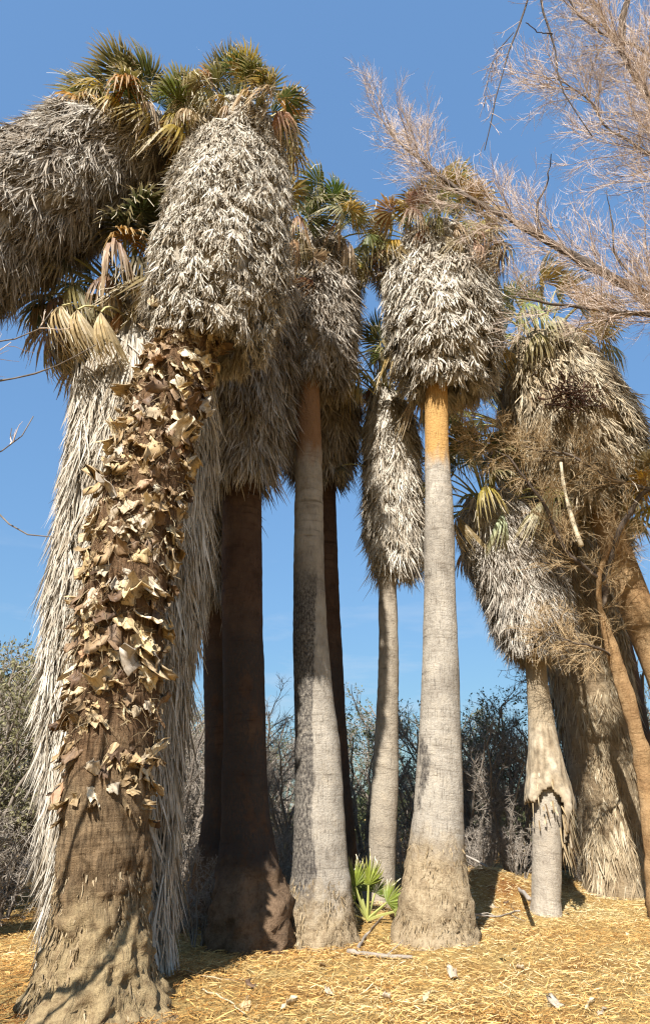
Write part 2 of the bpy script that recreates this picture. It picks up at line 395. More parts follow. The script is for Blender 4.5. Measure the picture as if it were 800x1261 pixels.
def build_straw():
    n = 190000
    y = 4.2 + 14.5 * rng.random(n) ** 1.35; x = -5.5 + 15 * rng.random(n)
    dens = .55 + .45 * vnoise(np.stack([x * .9, y * .9, x * 0], -1), 21)
    k = rng.random(n) < np.clip(dens + .3, .25, 1); x, y = x[k], y[k]; n = len(x)
    a = rng.uniform(-1.6, 1.6, n); L = rng.gamma(2.2, .026, n) + .025
    d = np.stack([np.cos(a), np.sin(a), rng.normal(.03, .2, n)], -1)
    t = np.linspace(-.5, .5, 3)
    P = np.stack([x, y, gz(x, y) + .015 + .03 * rng.random(n)], -1)[:, None] + d[:, None] * (L[:, None] * t)[..., None]
    P[:, :, 2] = np.maximum(P[:, :, 2], gz(P[:, :, 0], P[:, :, 1]) + .006)
    bow = rng.normal(0, .08, n) * L
    P[:, 1, 0] += -np.sin(a) * bow; P[:, 1, 1] += np.cos(a) * bow; P[:, 1, 2] += np.abs(bow) * .6
    S = norm(np.stack([-np.sin(a), np.cos(a), rng.normal(0, .6, n)], -1))[:, None]
    w = (.0018 + .0032 * rng.random(n) ** 2)[:, None] * np.array([[.7, 1, .5]])
    patch = fbm(np.stack([x * .45, y * .45, x * 0], -1), 33, 3)
    tint = np.clip(.44 - .09 * np.clip(-x, -.5, 1.5) + .36 * patch + rng.normal(0, .2, n) + .045 * np.clip(y - 8.5, -3, 5), 0, 1)
    V, Q, T = ribbons(P, S, w, tint)
    o = link('straw_litter', mesh_quads('straw_litter', V, Q, T, mats=[M_STRAW]))
    tag(o, 'golden orange dry straw litter covering the ground under the palms', 'straw', kind='stuff')
build_straw()

# ------------------------------------------------------------------ palm pieces
def make_frond(seed, petiole=1.0, blade=.85, nseg=30, span=2.0, droop=.25, tipdroop=.25, fold=0.0, pet_arch=.12, threads=16):
    r = np.random.default_rng(seed)
    V, Q, T, MI = [], [], [], []; off = 0
    def add(v, q, t, mi):
        nonlocal off
        V.append(v); Q.append(q + off); T.append(t); MI.append(np.full(len(q), mi)); off += len(v)
    t = np.linspace(0, 1, 6)
    Pp = np.stack([0 * t, petiole * t, pet_arch * petiole * np.sin(t * 2.2)], -1)[None]
    add(*tubes(Pp, np.linspace(.026, .013, 6)[None], np.array([0.]), 4), 1)
    hub = Pp[0, -1]; hd = norm(Pp[0, -1] - Pp[0, -2])
    an = np.linspace(-span, span, nseg) + r.normal(0, .025, nseg)
    hb = norm(np.cross(np.array([1., 0, 0]), hd)) * 1.0      # blade normal
    L = blade * (1 - .22 * (np.abs(an) / span) ** 2) * r.uniform(.88, 1.08, nseg)
    tt = np.array([0.03, .25, .5, .75, 1.0])
    dirs = np.sin(an)[:, None] * np.array([1., 0, 0]) + np.cos(an)[:, None] * hd
    # blades arch along the midrib (costapalmate) and fall at the tips
    down = -hb
    segd = droop * r.uniform(.7, 1.3, nseg); segt = tipdroop * r.uniform(.5, 1.7, nseg)
    P = hub + dirs[:, None] * (L[:, None] * tt)[..., None]
    P = P + down * ((segd[:, None] * tt ** 2 + segt[:, None] * tt ** 4) * L[:, None])[..., None]
    P = P + down * (fold * (np.abs(an)[:, None] / span) ** 1.3 * tt * L[:, None])[..., None]
    pull = (np.abs(an)[:, None] / span) * fold * .55 * tt * L[:, None]
    P[..., 0] -= np.sign(an)[:, None] * pull * np.abs(np.sin(an))[:, None]
    P = P + r.normal(0, .012, P.shape) * tt[None, :, None] * blade
    dth = 2 * span / nseg
    Wd = np.minimum(L[:, None] * tt * dth * .56, .034 * blade / .85 * np.array([9, 1.5, 1.15, .8, .08]))
    side = np.cos(an)[:, None] * np.array([1., 0, 0]) - np.sin(an)[:, None] * hd
    tw = np.where(np.arange(nseg) % 2 == 0, .45, -.45)[:, None] + r.normal(0, .2, (nseg, 1))
    S = norm(side + hb * tw)[:, None]
    v, q, ti = ribbons(P, S, Wd, np.repeat(tt[None], nseg, 0)); add(v, q, ti, 0)
    if threads:
        k = r.integers(0, nseg, threads); p0 = P[k, 3]
        dd = norm(P[k, 4] - P[k, 3] + r.normal(0, .09, (threads, 3)))
        t4 = np.linspace(0, 1, 4); LL = r.uniform(.18, .42, threads) * blade / .85
        TP = p0[:, None] + dd[:, None] * (LL[:, None] * t4)[..., None] + down * (.45 * LL[:, None] * t4 ** 2)[..., None] + r.normal(0, .02, (threads, 4, 3)) * t4[None, :, None]
        v, q, ti = ribbons(TP, norm(r.normal(size=(threads, 1, 3))), np.full((threads, 4), .0035), np.full(threads, 1.)); add(v, q, ti, 2)
    return mesh_quads('frond', np.concatenate(V), np.concatenate(Q), np.concatenate(T), smooth=False, mats=[M_BLADE, M_PETIOLE, M_THREAD], matidx=np.concatenate(MI))

FR_UP = [make_frond(100 + i, 1.1, .56, 26, 1.75, .08, .14, .25) for i in range(3)]
FR_MID = [make_frond(110 + i, 1.15, .58, 28, 1.9, .22, .35, .45) for i in range(4)]
FR_DROOP = [make_frond(120 + i, 1.1, .58, 26, 1.7, .4, .6, .8, .2, 22) for i in range(3)]
FR_WILT = [make_frond(130 + i, 1.0, .58, 20, 1.1, .35, .5, 1.1, .25, 22) for i in range(3)]

C_GREEN = [(.10, .12, .03), (.13, .145, .035), (.17, .175, .045), (.085, .10, .03)]
C_YELLOW = [(.42, .28, .05), (.50, .30, .05), (.34, .27, .06)]
C_BROWN = [(.36, .22, .10), (.42, .29, .15), (.30, .19, .09), (.48, .37, .22)]
C_STRAW = [(.50, .42, .27), (.42, .33, .19), (.56, .47, .31)]
C_PALEGREEN = [(.24, .24, .08), (.30, .29, .11), (.20, .21, .07)]

def place_frond(parent, mesh, pos, direction, color, scale=1.0, roll=0.0, up=None):
    o = bpy.data.objects.new('frond', mesh); COL.objects.link(o); o.parent = parent
    d = Vector(direction).normalized(); u = Vector(up) if up is not None else Vector((0, 0, 1))
    z = u - d * u.dot(d)
    if z.length < .15: z = Vector((0.3, -1, 0)); z = z - d * z.dot(d)
    z.normalize(); x = d.cross(z)
    M = Matrix((x, d, z)).transposed().to_4x4()
    M = Matrix.Translation(Vector(pos) - parent.location) @ M @ Matrix.Rotation(roll, 4, 'Y') @ Matrix.Scale(scale, 4)
    o.matrix_local = M; o.color = (*[c * .82 for c in color], 1)
    return o

def crown(parent, pos, axis, n, scale=1.0, mix=(.45, .15, .2, .2), seed=0, lo=-50, hi=82, az=None, greens=C_GREEN):
    """mix = green, yellow, brown, straw shares; old fronds hang lowest"""
    r = np.random.default_rng(seed); ax = Vector(axis).normalized()
    e1 = ax.cross(Vector((0, 1, 0.01))).normalized(); e2 = ax.cross(e1)
    for i in range(n):
        f = (i + .5) / n                       # 0 young/up .. 1 old/down
        el = math.radians(hi + (lo - hi) * f ** .85 + r.normal(0, 6))
        ph = i * 2.39996 + r.normal(0, .25) + seed
        if az is not None: ph = az[0] + (az[1] - az[0]) * ((i * .618) % 1)
        h = e1 * math.cos(ph) + e2 * math.sin(ph)
        d = h * math.cos(el) + ax * math.sin(el)
        g, y, b, s = mix; u = .65 * f + .35 * r.random()
        tot = g + y + b + s; u *= tot
        if u < g: colr = greens[r.integers(len(greens))]
        elif u < g + y: colr = C_YELLOW[r.integers(3)]
        elif u < g + y + b: colr = C_BROWN[r.integers(4)]
        else: colr = C_STRAW[r.integers(3)]
        dead = u > g + y * .6
        if el > math.radians(40): ms = FR_UP
        elif dead and f > .5: ms = FR_WILT if r.random() < .6 else FR_DROOP
        else: ms = FR_MID if f < .6 else FR_DROOP
        colr = tuple(c * r.uniform(.8, 1.2) for c in colr)
        s_ = scale * r.uniform(.85, 1.12) * (.8 if f < .12 else 1)
        p0 = Vector(pos) - ax * (.35 * f * scale) + h * .1 * scale
        place_frond(parent, ms[r.integers(len(ms))], p0, d, colr, s_, r.normal(0, .3), up=ax * .5 + Vector((0, 0, .7)))

def trunk(parent, pts, rad, m, nseg=36, lump=.012, base_lump=.07, base_h=1.0, step=.06, seed=0, name='trunk', ringamp=.006):
    pts = np.asarray(pts, float); Lr = np.linalg.norm(np.diff(pts, axis=0), axis=1).sum()
    n = max(12, int(Lr / step)); C, R = polyl(pts, n, rad)
    T = norm(np.gradient(C, axis=0)); A = norm(np.cross(T, np.array([0.01, 1, 0]))); B = np.cross(T, A)
    an = np.arange(nseg + 1) * 2 * np.pi / nseg
    dirs = np.cos(an)[None, :, None] * A[:, None] + np.sin(an)[None, :, None] * B[:, None]
    v = np.linspace(0, Lr, n)
    pn = C[:, None] + dirs * R[:, None, None]
    nz = fbm(pn * np.array([3, 3, 1.2]), seed, 3) * lump
    low = np.clip(1 - v / base_h, 0, 1)[:, None] ** .7
    nz = nz + base_lump * low * (fbm(pn * np.array([4, 4, 2.6]), seed + 5, 4) * .6 + .5 * fbm(pn * np.array([15, 15, 8.]), seed + 6, 3))
    rg = ringamp * vnoise(np.stack([v * 11, v * 0, v * 0], -1), seed + 2)[:, None] + .004 * vnoise(np.stack([np.broadcast_to(an * 9, pn.shape[:2]), np.broadcast_to(v[:, None] * 2, pn.shape[:2]), pn[..., 0] * 0], -1), seed + 8)
    RR = R[:, None] + nz + rg
    RR[:, -1] = RR[:, 0]
    V = C[:, None] + dirs * RR[..., None] - np.array(parent.location)
    U = np.stack([np.broadcast_to(an[None] * .4, RR.shape), np.broadcast_to(v[:, None], RR.shape)], -1)
    k = nseg + 1; b = (np.arange(n - 1)[:, None] * k + np.arange(nseg)[None]).reshape(-1)
    Q = np.stack([b, b + 1, b + k + 1, b + k], -1)
    o = link(name, mesh_quads(name, V.reshape(-1, 3), Q, uv=U.reshape(-1, 2), mats=[m]), parent)
    return C, R, o

def root_fibres(parent, C, R, h, n, seed=0, m=None):
    """crumbly stubs of roots on the flared foot"""
    r = np.random.default_rng(seed); d = np.r_[0, np.cumsum(np.linalg.norm(np.diff(C, axis=0), axis=1))]
    s = h * r.random(n) ** 1.2; ph = r.uniform(0, 2 * np.pi, n)
    c = np.stack([np.interp(s, d, C[:, i]) for i in range(3)], -1); rr = np.interp(s, d, R)
    out = np.stack([np.cos(ph), np.sin(ph), 0 * ph], -1)
    p0 = c + out * (rr * r.uniform(.97, 1.03, n))[:, None]
    L = r.uniform(.03, .09, n); t = np.linspace(0, 1, 3)
    dd = norm(out * r.uniform(.0, .22, n)[:, None] + np.array([0, 0, -1.]) + r.normal(0, .25, (n, 3)))
    P = p0[:, None] + dd[:, None] * (L[:, None] * t)[..., None] + out[:, None] * (.1 * L[:, None] * t ** 2)[..., None]
    V, Q, T = ribbons(P - np.array(parent.location), norm(np.cross(dd, out) + r.normal(0, .3, (n, 3)))[:, None], r.uniform(.003, .009, n)[:, None] * np.array([[1, 1, .4]]), np.clip(r.normal(.55, .22, n), 0, 1))
    link('root_fibre', mesh_quads('root_fibre', V, Q, T, mats=[m or M_ROOT]), parent, 'stuff')

def skirt(parent, prof, m, tufts=900, strips=16, length=.62, flare=.28, fan=.26, grav=.35, width=.013, seed=0, lump=.10, core=.9, tone=.55, smoothness=0.0, name='skirt', az=None, clump=.13):
    """prof: (world centre, radius) from the top down; thousands of dead hanging leaf segments over a thatch core"""
    r = np.random.default_rng(seed + 900); flare = flare * .62; length = length * .85
    pts = np.array([p for p, _ in prof]); rad = [q for _, q in prof]
    n = 60; C, R = polyl(pts, n, rad); D = norm(np.gradient(C, axis=0))
    A = norm(np.cross(D, np.array([0.01, 1, 0.02]))); B = np.cross(D, A); Lt = np.linalg.norm(np.diff(C, axis=0), axis=1).sum()
    def frame(s):
        i = s * (n - 1); i0 = np.clip(i.astype(int), 0, n - 2); f = (i - i0)[:, None]
        g = lambda a: a[i0] * (1 - f) + a[i0 + 1] * f
        return g(C), (R[i0] * (1 - f[:, 0]) + R[i0 + 1] * f[:, 0]), norm(g(D)), norm(g(A)), norm(g(B))
    def lumps(s, ph):
        return 1 + lump * fbm(np.stack([np.cos(ph) * 2.2, np.sin(ph) * 2.2, s * Lt * 1.1], -1), seed, 3)
    parts = []
    # core
    ns, na = 40, 28
    s = np.repeat(np.linspace(0, .95, ns), na); ph = np.tile(np.arange(na) * 2 * np.pi / na, ns)
    c, rr, d, a, b = frame(s)
    taper = np.interp(s, [0, .03, .84, .92, .95], [.5, 1, 1, .55, .15])
    p = c + (np.cos(ph)[:, None] * a + np.sin(ph)[:, None] * b) * (rr * core * .95 * lumps(s, ph) * taper)[:, None]
    i = (np.arange(ns - 1)[:, None] * na + np.arange(na)[None]); j = (np.arange(ns - 1)[:, None] * na + (np.arange(na)[None] + 1) % na)
    Q = np.stack([i, j, j + na, i + na], -1).reshape(-1, 4)
    parts.append((p, Q, np.full(len(p), .42)))
    # tufts
    s = np.clip(r.random(tufts) ** .92, 0, 1); ph = r.uniform(0, 2 * np.pi, tufts)
    if az is not None: ph = r.uniform(az[0], az[1], tufts)
    c, rr, d, a, b = frame(s)
    out = np.cos(ph)[:, None] * a + np.sin(ph)[:, None] * b
    lay = r.random(tufts)
    inner = (s > .84) & (r.random(tufts) < .55)              # ragged underside
    lay = np.where(inner, -r.uniform(0, 5, tufts), lay)
    root = c + out * (rr * lumps(s, ph) * (core + (.97 - core) * lay))[:, None]
    tl = length * (.7 if Lt < 1.5 else 1) * r.uniform(.65, 1.25, tufts) * np.where(r.random(tufts) < .06, 1.35, 1)
    tdir = d * (1 - grav) + np.array([0, 0, -1.]) * grav + out * (flare * r.uniform(.3, 1.5, tufts) * (1 - smoothness * .6))[:, None] + np.cross(d, out) * r.normal(0, .22, tufts)[:, None]
    ttone = np.clip(r.normal(tone, clump, tufts) + .25 * (lumps(s, ph) - 1) / max(lump, .01) * .4, .05, 1)
    N = tufts * strips; ix = np.repeat(np.arange(tufts), strips)
    o_, d_ = out[ix], norm(tdir)[ix]; tg = np.cross(d_, o_)
    fa = r.normal(0, fan, N); fo = r.normal(0, fan * .5, N)
    sd = norm(d_ + tg * fa[:, None] + o_ * fo[:, None])
    L = tl[ix] * r.uniform(.55, 1.1, N)
    st = root[ix] + tg * (fa * .12 * tl[ix])[:, None] - d_ * (r.uniform(0, .25, N) * tl[ix])[:, None]
    t = np.array([0, .35, .7, 1.0]); curl = r.normal(.05, .16, N) * (1 - .8 * smoothness)
    P = st[:, None] + sd[:, None] * (L[:, None] * t)[..., None] + o_[:, None] * (curl[:, None] * t ** 2 * L[:, None])[..., None] + np.array([0, 0, -1.]) * (.14 * t ** 2 * L[:, None])[..., None]
    P = P + r.normal(0, .016, P.shape) * t[None, :, None]
    S = norm(np.cross(sd, o_) + o_ * r.normal(0, .55, N)[:, None])[:, None]
    W = (width * r.uniform(.55, 1.4, N))[:, None] * np.array([[.8, 1, .75, .12]])
    parts.append(ribbons(P, S, W, np.clip(ttone[ix] + r.normal(0, .12, N), 0, 1)))
    V, Q, T = join(parts)
    o = link(name, mesh_quads(name, V - np.array(parent.location), Q, T, smooth=False, mats=[m]), parent, 'stuff')
    return o

def sk(points, Y, dY=None):
    """skirt profile from photograph measurements (px, py, half width px) at distance Y"""
    out = []
    for i, (x, y, h) in enumerate(points):
        yy = Y if dY is None else Y + dY * i / (len(points) - 1)
        out.append((at(x, y, yy), h * mpp(x, y, yy)))
    return out

def axis_pts(points, Y, dY=0.0):
    p, r = [], []
    for i, (x, y, h) in enumerate(points):
        yy = Y + dY * i / (len(points) - 1)
        p.append(at(x, y, yy)); r.append(h * mpp(x, y, yy))
    p = np.array(p); p[0, 2] = gz(p[0, 0], p[0, 1]) - .12
    return p, r

def palm(label, pts, Y, m, dY=0.0, seed=0, group='desert fan palms of the grove', **kw):
    p, r = axis_pts(pts, Y, dY)
    t = thing('fan_palm', label, 'palm tree', (p[0, 0], p[0, 1], gz(p[0, 0], p[0, 1])), group)
    C, R, o = trunk(t, p, r, m, seed=seed, **kw)
    return t, C, R

def updir(C, k=20):
    return Vector(C[-1] - C[-k]).normalized()

# ---- A: the front palm with the broken leaf bases
A, CA, RA = palm('thick brown palm trunk studded with broken curled leaf bases, bare trunk at its foot',
    [(115, 1262, 98), (118, 1215, 78), (121, 1165, 62), (124, 1105, 54), (131, 1000, 52), (139, 900, 51), (147, 800, 50), (159, 700, 49), (178, 600, 46), (204, 500, 41), (230, 420, 36), (268, 280, 26), (292, 160, 18)],
    6.9, M_T_FRONT, seed=1, base_lump=.15, base_h=1.6, nseg=110, step=.03, lump=.02)
root_fibres(A, CA, RA, 1.2, 2600, 3)
skirt(A, sk([(293, 148, 34), (290, 185, 58), (283, 240, 72), (272, 300, 80), (266, 350, 84), (262, 392, 80), (258, 425, 66)], 6.95), M_THATCH_PALE, 2600, 22, .27, .17, .26, .3, .010, seed=1, tone=.62, core=.9, lump=.12)
crown(A, at(292, 160, 6.95), (.1, .05, 1), 84, .7, (.5, .10, .28, .16), seed=11, lo=-34, hi=78)

def make_boot(seed):
    """wide torn leaf base that bends out from the trunk and curls over"""
    r = np.random.default_rng(seed); nu, nv = 7, 6
    u = np.linspace(-1, 1, nu); v = np.linspace(0, 1, nv); U, Vv = np.meshgrid(u, v)
    w = r.uniform(.085, .14) * (1 - r.uniform(.1, .5) * Vv)
    L = r.uniform(.17, .32) * (1 + r.uniform(-.35, .3, nu)[None] * 1.0)
    th = math.radians(r.uniform(18, 75)) * Vv ** r.uniform(.8, 1.8) + r.normal(0, .12, nu)[None] * Vv
    dv = 1 / (nv - 1)
    yv = np.cumsum(np.sin(th) * dv, 0) * L; z = np.cumsum(np.cos(th) * dv, 0) * L
    yv -= yv[:1]; z -= z[:1]
    cup = r.uniform(-.04, .07)
    yv = yv + cup * (1 - U ** 2) * (1 - .4 * Vv)
    x = U * w + r.uniform(-.06, .06) * Vv ** 2
    z = z + r.normal(0, .03) * U * Vv
    sp = int(r.integers(1, nu - 1)); z[-1, sp] -= .04; yv[-1, sp] -= .03
    for a in (x, yv, z): a += r.normal(0, .009, a.shape)
    F = np.stack([x, yv, z], -1).reshape(-1, 3); Bk = F - np.array([0, .012, .010])
    V = np.concatenate([F, Bk]); Q = []; n = nu * nv
    for j in range(nv - 1):
        for i in range(nu - 1):
            a = j * nu + i
            Q.append((a, a + 1, a + nu + 1, a + nu)); Q.append((n + a, n + a + nu, n + a + nu + 1, n + a + 1))
    rim = list(range(nu)) + [j * nu + nu - 1 for j in range(1, nv)] + [(nv - 1) * nu + i for i in range(nu - 2, -1, -1)] + [j * nu for j in range(nv - 2, 0, -1)]
    for a, b in zip(rim, rim[1:] + rim[:1]): Q.append((a, n + a, n + b, b))
    return mesh_quads('leaf_base', V, np.array(Q), smooth=bool(seed % 3), mats=[M_BOOT])
BOOTS = [make_boot(200 + i) for i in range(9)]

def place_boots(parent, C, R, z0, z1, n, seed, az=(-1.35 * math.pi + .35, .35 * math.pi + .35), size=1.0):
    r = np.random.default_rng(seed)
    for i in range(n):
        f = (i + .5) / n; z = z0 + (z1 - z0) * f ** 1.1 - (.5 * r.random() if f < .08 else 0)
        k = int(np.argmin(np.abs(C[:, 2] - z)))
        ph = az[0] + (az[1] - az[0]) * ((i * .61803) % 1) + r.normal(0, .07)
        out = Vector((math.cos(ph), math.sin(ph), 0)); ax = Vector(C[min(k + 3, len(C) - 1)] - C[k]).normalized()
        out = (out - ax * out.dot(ax)).normalized(); x = out.cross(ax)
        sc_ = size * r.uniform(.6, 1.25) * min(1.0, .6 + f * 3)
        M = Matrix((x, out, ax)).transposed().to_4x4()
        M = Matrix.Translation(Vector(C[k]) + out * (R[k] * .97) - parent.location) @ M @ Matrix.Rotation(r.normal(0, .4) + (math.pi if r.random() < .72 else 0), 4, 'Y') @ Matrix.Rotation(r.normal(0, .25), 4, 'X') @ Matrix.Rotation(r.normal(0, .3), 4, 'Z') @ Matrix.Scale(sc_, 4)
        o = bpy.data.objects.new('leaf_base', BOOTS[r.integers(len(BOOTS))]); COL.objects.link(o); o.parent = parent; o.matrix_local = M
place_boots(A, CA, RA, 2.1, 7.8, 300, 5, az=(-1.12 * math.pi, .2 * math.pi), size=.92)
def boot_bits(parent, C, R, z0, z1, n, seed):
    # the smaller split pieces between the large leaf bases
    r = np.random.default_rng(seed); V, Q = [], []; off = 0
    for i in range(n):
        me = BOOTS[r.integers(len(BOOTS))]; co = np.empty(len(me.vertices) * 3, np.float32); me.vertices.foreach_get('co', co); co = co.reshape(-1, 3)
        q = np.empty(len(me.loops), np.int32); me.loops.foreach_get('vertex_index', q); q = q.reshape(-1, 4)
        z = z0 + (z1 - z0) * r.random() ** .85; k = int(np.argmin(np.abs(C[:, 2] - z))); ph = r.uniform(-math.pi, math.pi)
        out = Vector((math.cos(ph), math.sin(ph), 0)); x = out.cross(Vector((0, 0, 1)))
        M = np.array(Matrix((x, out, Vector((0, 0, 1)))).transposed() @ Matrix.Rotation(r.normal(0, .6) + (math.pi if r.random() < .7 else 0), 3, 'Y') @ Matrix.Rotation(r.normal(0, .4), 3, 'X')) * r.uniform(.25, .6)
        V.append(co @ M.T + C[k] + np.array(out) * R[k] * .98 - np.array(parent.location)); Q.append(q + off); off += len(co)
    n_v = [len(v) for v in V]
    T = np.repeat(np.clip(r.normal(.35, .25, n), 0, 1), n_v)
    link('leaf_base_fragment', mesh_quads('leaf_base_fragment', np.concatenate(V), np.concatenate(Q), T, smooth=False, mats=[M_BITS]), parent, 'stuff')
boot_bits(A, CA, RA, 1.5, 7.7, 900, 15)

def fibres(parent, C, R, z0, z1, n, seed, m, L=(.1, .3), w=.004, tone=.5):
    r = np.random.default_rng(seed); z = r.uniform(z0, z1, n); k = np.clip(np.searchsorted(C[:, 2], z), 0, len(C) - 1)
    ph = r.uniform(0, 2 * np.pi, n); out = np.stack([np.cos(ph), np.sin(ph), 0 * ph], -1)
    p0 = C[k] + out * (R[k] * r.uniform(1.0, 1.08, n))[:, None]
    dd = norm(np.stack([-np.sin(ph), np.cos(ph), 0 * ph], -1) * r.normal(0, 1, n)[:, None] + out * .35 + r.normal(0, .5, (n, 3)) + np.array([0, 0, -.4]))
    t = np.linspace(0, 1, 4); l = r.uniform(*L, n)
    P = p0[:, None] + dd[:, None] * (l[:, None] * t)[..., None] - np.array([0, 0, 1.]) * (.5 * l[:, None] * t ** 2)[..., None]
    P = P + r.normal(0, .012, P.shape) * t[None, :, None]
    V, Q, T = ribbons(P - np.array(parent.location), norm(r.normal(size=(n, 1, 3))), np.full((n, 4), w) * r.uniform(.5, 1.8, (n, 1)), np.clip(r.normal(tone, .25, n), 0, 1))
    link('bark_fibre', mesh_quads('bark_fibre', V, Q, T, mats=[m]), parent, 'stuff')
fibres(A, CA, RA, 2.2, 7.6, 3000, 6, M_ROOT, L=(.05, .18), w=.003, tone=.35)

# ---- B: shaggy palm behind it, thatched to the ground
B, CB, RB = palm('shaggy palm thatched with grey dead fronds right down to the ground',
    [(122, 1195, 60), (128, 1100, 48), (140, 900, 44), (158, 700, 42), (172, 540, 38), (165, 440, 30), (150, 380, 24)], 8.3, M_T_SHAG, seed=2)
skirt(B, sk([(148, 385, 30), (168, 430, 64), (178, 480, 84), (180, 540, 88), (170, 620, 91), (164, 700, 94), (153, 800, 88), (144, 900, 82), (139, 1000, 78), (137, 1090, 76), (134, 1165, 78)], 8.2), M_THATCH_PALE, 2600, 18, .75, .10, .13, .45, .011, seed=2, tone=.55, lump=.07, smoothness=.75, core=.93)
crown(B, at(158, 362, 8.2), (-.15, -.1, 1), 90, 1.05, (.6, .02, .4, .03), seed=29, lo=-50, hi=60, greens=[(.06, .07, .025), (.085, .095, .03)])  # crown lies in its neighbours' shade; darker greens paint that shade in
# pale folded old fronds hanging at the top of its thatch
for dx, el in ((-.2, -40), (.25, -55), (0, -48)):
    d = Vector((dx - .3, -.75, math.sin(math.radians(el))))
    place_frond(B, FR_WILT[1], at(150 + dx * 30, 392, 7.5), d, (.62, .5, .30), .9, .2)

# ---- L: leaning palm at the left, its foot outside the picture
tp = np.array([[-7.6, 5.2, -.12], [-7.3, 5.3, 2.5], [-6.7, 5.6, 5.2], [-5.6, 6.1, 8.0], [-4.3, 6.8, 10.3], [-3.05, 7.4, 12.0]])
L = thing('fan_palm', 'strongly leaning palm with a long grey beard of dead fronds and yellowing crown', 'palm tree', (tp[0, 0], tp[0, 1], gz(tp[0, 0], tp[0, 1])), 'desert fan palms of the grove')
CL, RL, _ = trunk(L, tp, [.62, .46, .42, .38, .33, .25], M_T_GREY, seed=4)
skirt(L, [(at(196, 172, 7.4), .5), (at(168, 188, 7.3), .85), (at(110, 210, 7.1), .98), (at(40, 248, 6.8), .98), (at(-40, 295, 6.5), .95), (at(-120, 350, 6.2), .85), (at(-170, 390, 6.0), .65)], M_THATCH, 1900, 20, .5, .28, .24, .45, .010, seed=5, tone=.54)
crown(L, at(172, 188, 7.4), (.1, .1, 1), 96, .88, (.55, .28, .12, .12), seed=37, lo=-30, hi=56)

# ---- C: dark red-brown trunk in the shade
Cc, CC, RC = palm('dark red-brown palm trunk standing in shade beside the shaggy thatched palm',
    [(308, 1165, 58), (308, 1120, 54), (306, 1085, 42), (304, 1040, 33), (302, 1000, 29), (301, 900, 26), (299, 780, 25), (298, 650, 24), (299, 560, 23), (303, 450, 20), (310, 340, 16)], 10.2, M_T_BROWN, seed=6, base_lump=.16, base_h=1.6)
skirt(Cc, sk([(312, 318, 34), (312, 350, 62), (308, 400, 66), (304, 450, 62), (300, 500, 54), (299, 550, 44), (300, 578, 34)], 10.0), M_THATCH, 1300, 18, .7, .25, .2, .4, .013, seed=7, tone=.5)
crown(Cc, at(314, 318, 10.0), (.1, 0, 1), 36, 1.1, (.35, .08, .4, .2), seed=41, lo=-50, hi=70)

# ---- D: half hidden palm left of it
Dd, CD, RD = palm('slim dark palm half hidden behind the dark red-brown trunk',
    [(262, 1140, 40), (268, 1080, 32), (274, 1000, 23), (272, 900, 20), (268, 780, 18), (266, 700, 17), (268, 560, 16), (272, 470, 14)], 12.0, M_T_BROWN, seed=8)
skirt(Dd, sk([(276, 440, 24), (276, 480, 40), (272, 550, 42), (268, 620, 38), (265, 690, 30), (264, 735, 20)], 12.0), M_THATCH, 800, 16, .8, .2, .18, .5, .013, seed=9, tone=.42)
crown(Dd, at(276, 440, 12.0), (0, 0, 1), 20, 1.0, (.3, .1, .4, .2), seed=43, lo=-40)

# ---- E: grey trunk with black fire scars
E, CE, RE = palm('grey palm trunk with black burn scars down one side and a broad flared foot',
    [(393, 1172, 52), (393, 1140, 46), (394, 1105, 39), (394, 1050, 34), (393, 1000, 31), (391, 930, 28), (386, 850, 24), (381, 750, 20), (380, 650, 18), (380, 560, 16), (380, 470, 14), (388, 380, 12), (394, 310, 10)], 10.5, M_T_E, seed=10, base_lump=.11, nseg=52, step=.045)
root_fibres(E, CE, RE, .9, 1200, 13)
skirt(E, sk([(394, 296, 24), (394, 325, 42), (392, 365, 46), (390, 410, 46), (388, 445, 42), (386, 468, 32)], 10.6), M_THATCH, 1000, 18, .55, .32, .24, .35, .013, seed=11, tone=.5)
crown(E, at(394, 300, 10.6), (.12, -.05, 1), 60, .92, (.6, .06, .25, .15), seed=51, lo=-45, hi=78)

# ---- F: trunk right behind E
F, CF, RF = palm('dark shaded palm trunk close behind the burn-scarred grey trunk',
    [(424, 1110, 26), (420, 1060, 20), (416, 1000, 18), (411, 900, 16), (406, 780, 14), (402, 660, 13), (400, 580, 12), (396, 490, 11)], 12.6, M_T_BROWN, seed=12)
skirt(F, sk([(398, 455, 28), (396, 490, 46), (394, 530, 48), (393, 560, 42), (393, 588, 30)], 12.6), M_THATCH, 800, 16, .6, .28, .22, .4, .014, seed=13, tone=.42)
crown(F, at(400, 452, 12.6), (.25, 0, 1), 30, 1.0, (.3, .1, .4, .25), seed=57, lo=-45)

# ---- G: slim palm with skirt in dappled shade
G, CG, RG = palm('slim pale palm with a long narrow dappled skirt, standing behind the seedling',
    [(464, 1128, 26), (466, 1095, 20), (469, 1050, 17), (473, 980, 16), (476, 900, 14), (478, 800, 12), (477, 690, 11), (478, 600, 10), (477, 500, 9)], 12.2, M_T_SMALL, seed=14, base_lump=.03)
skirt(G, sk([(474, 482, 17), (478, 510, 29), (481, 550, 34), (484, 600, 36), (486, 650, 36), (488, 685, 30), (489, 702, 20)], 12.2), M_THATCH_PALE, 1100, 16, .5, .25, .22, .3, .012, seed=15, tone=.58)
crown(G, at(474, 482, 12.2), (-.05, -.1, 1), 34, 1.05, (.7, .1, .1, .1), seed=61, lo=-15, hi=84, greens=C_GREEN + C_PALEGREEN)
place_frond(G, FR_DROOP[0], at(452, 575, 12.0), Vector((-.8, -.2, -.2)), (.10, .09, .05), .5)

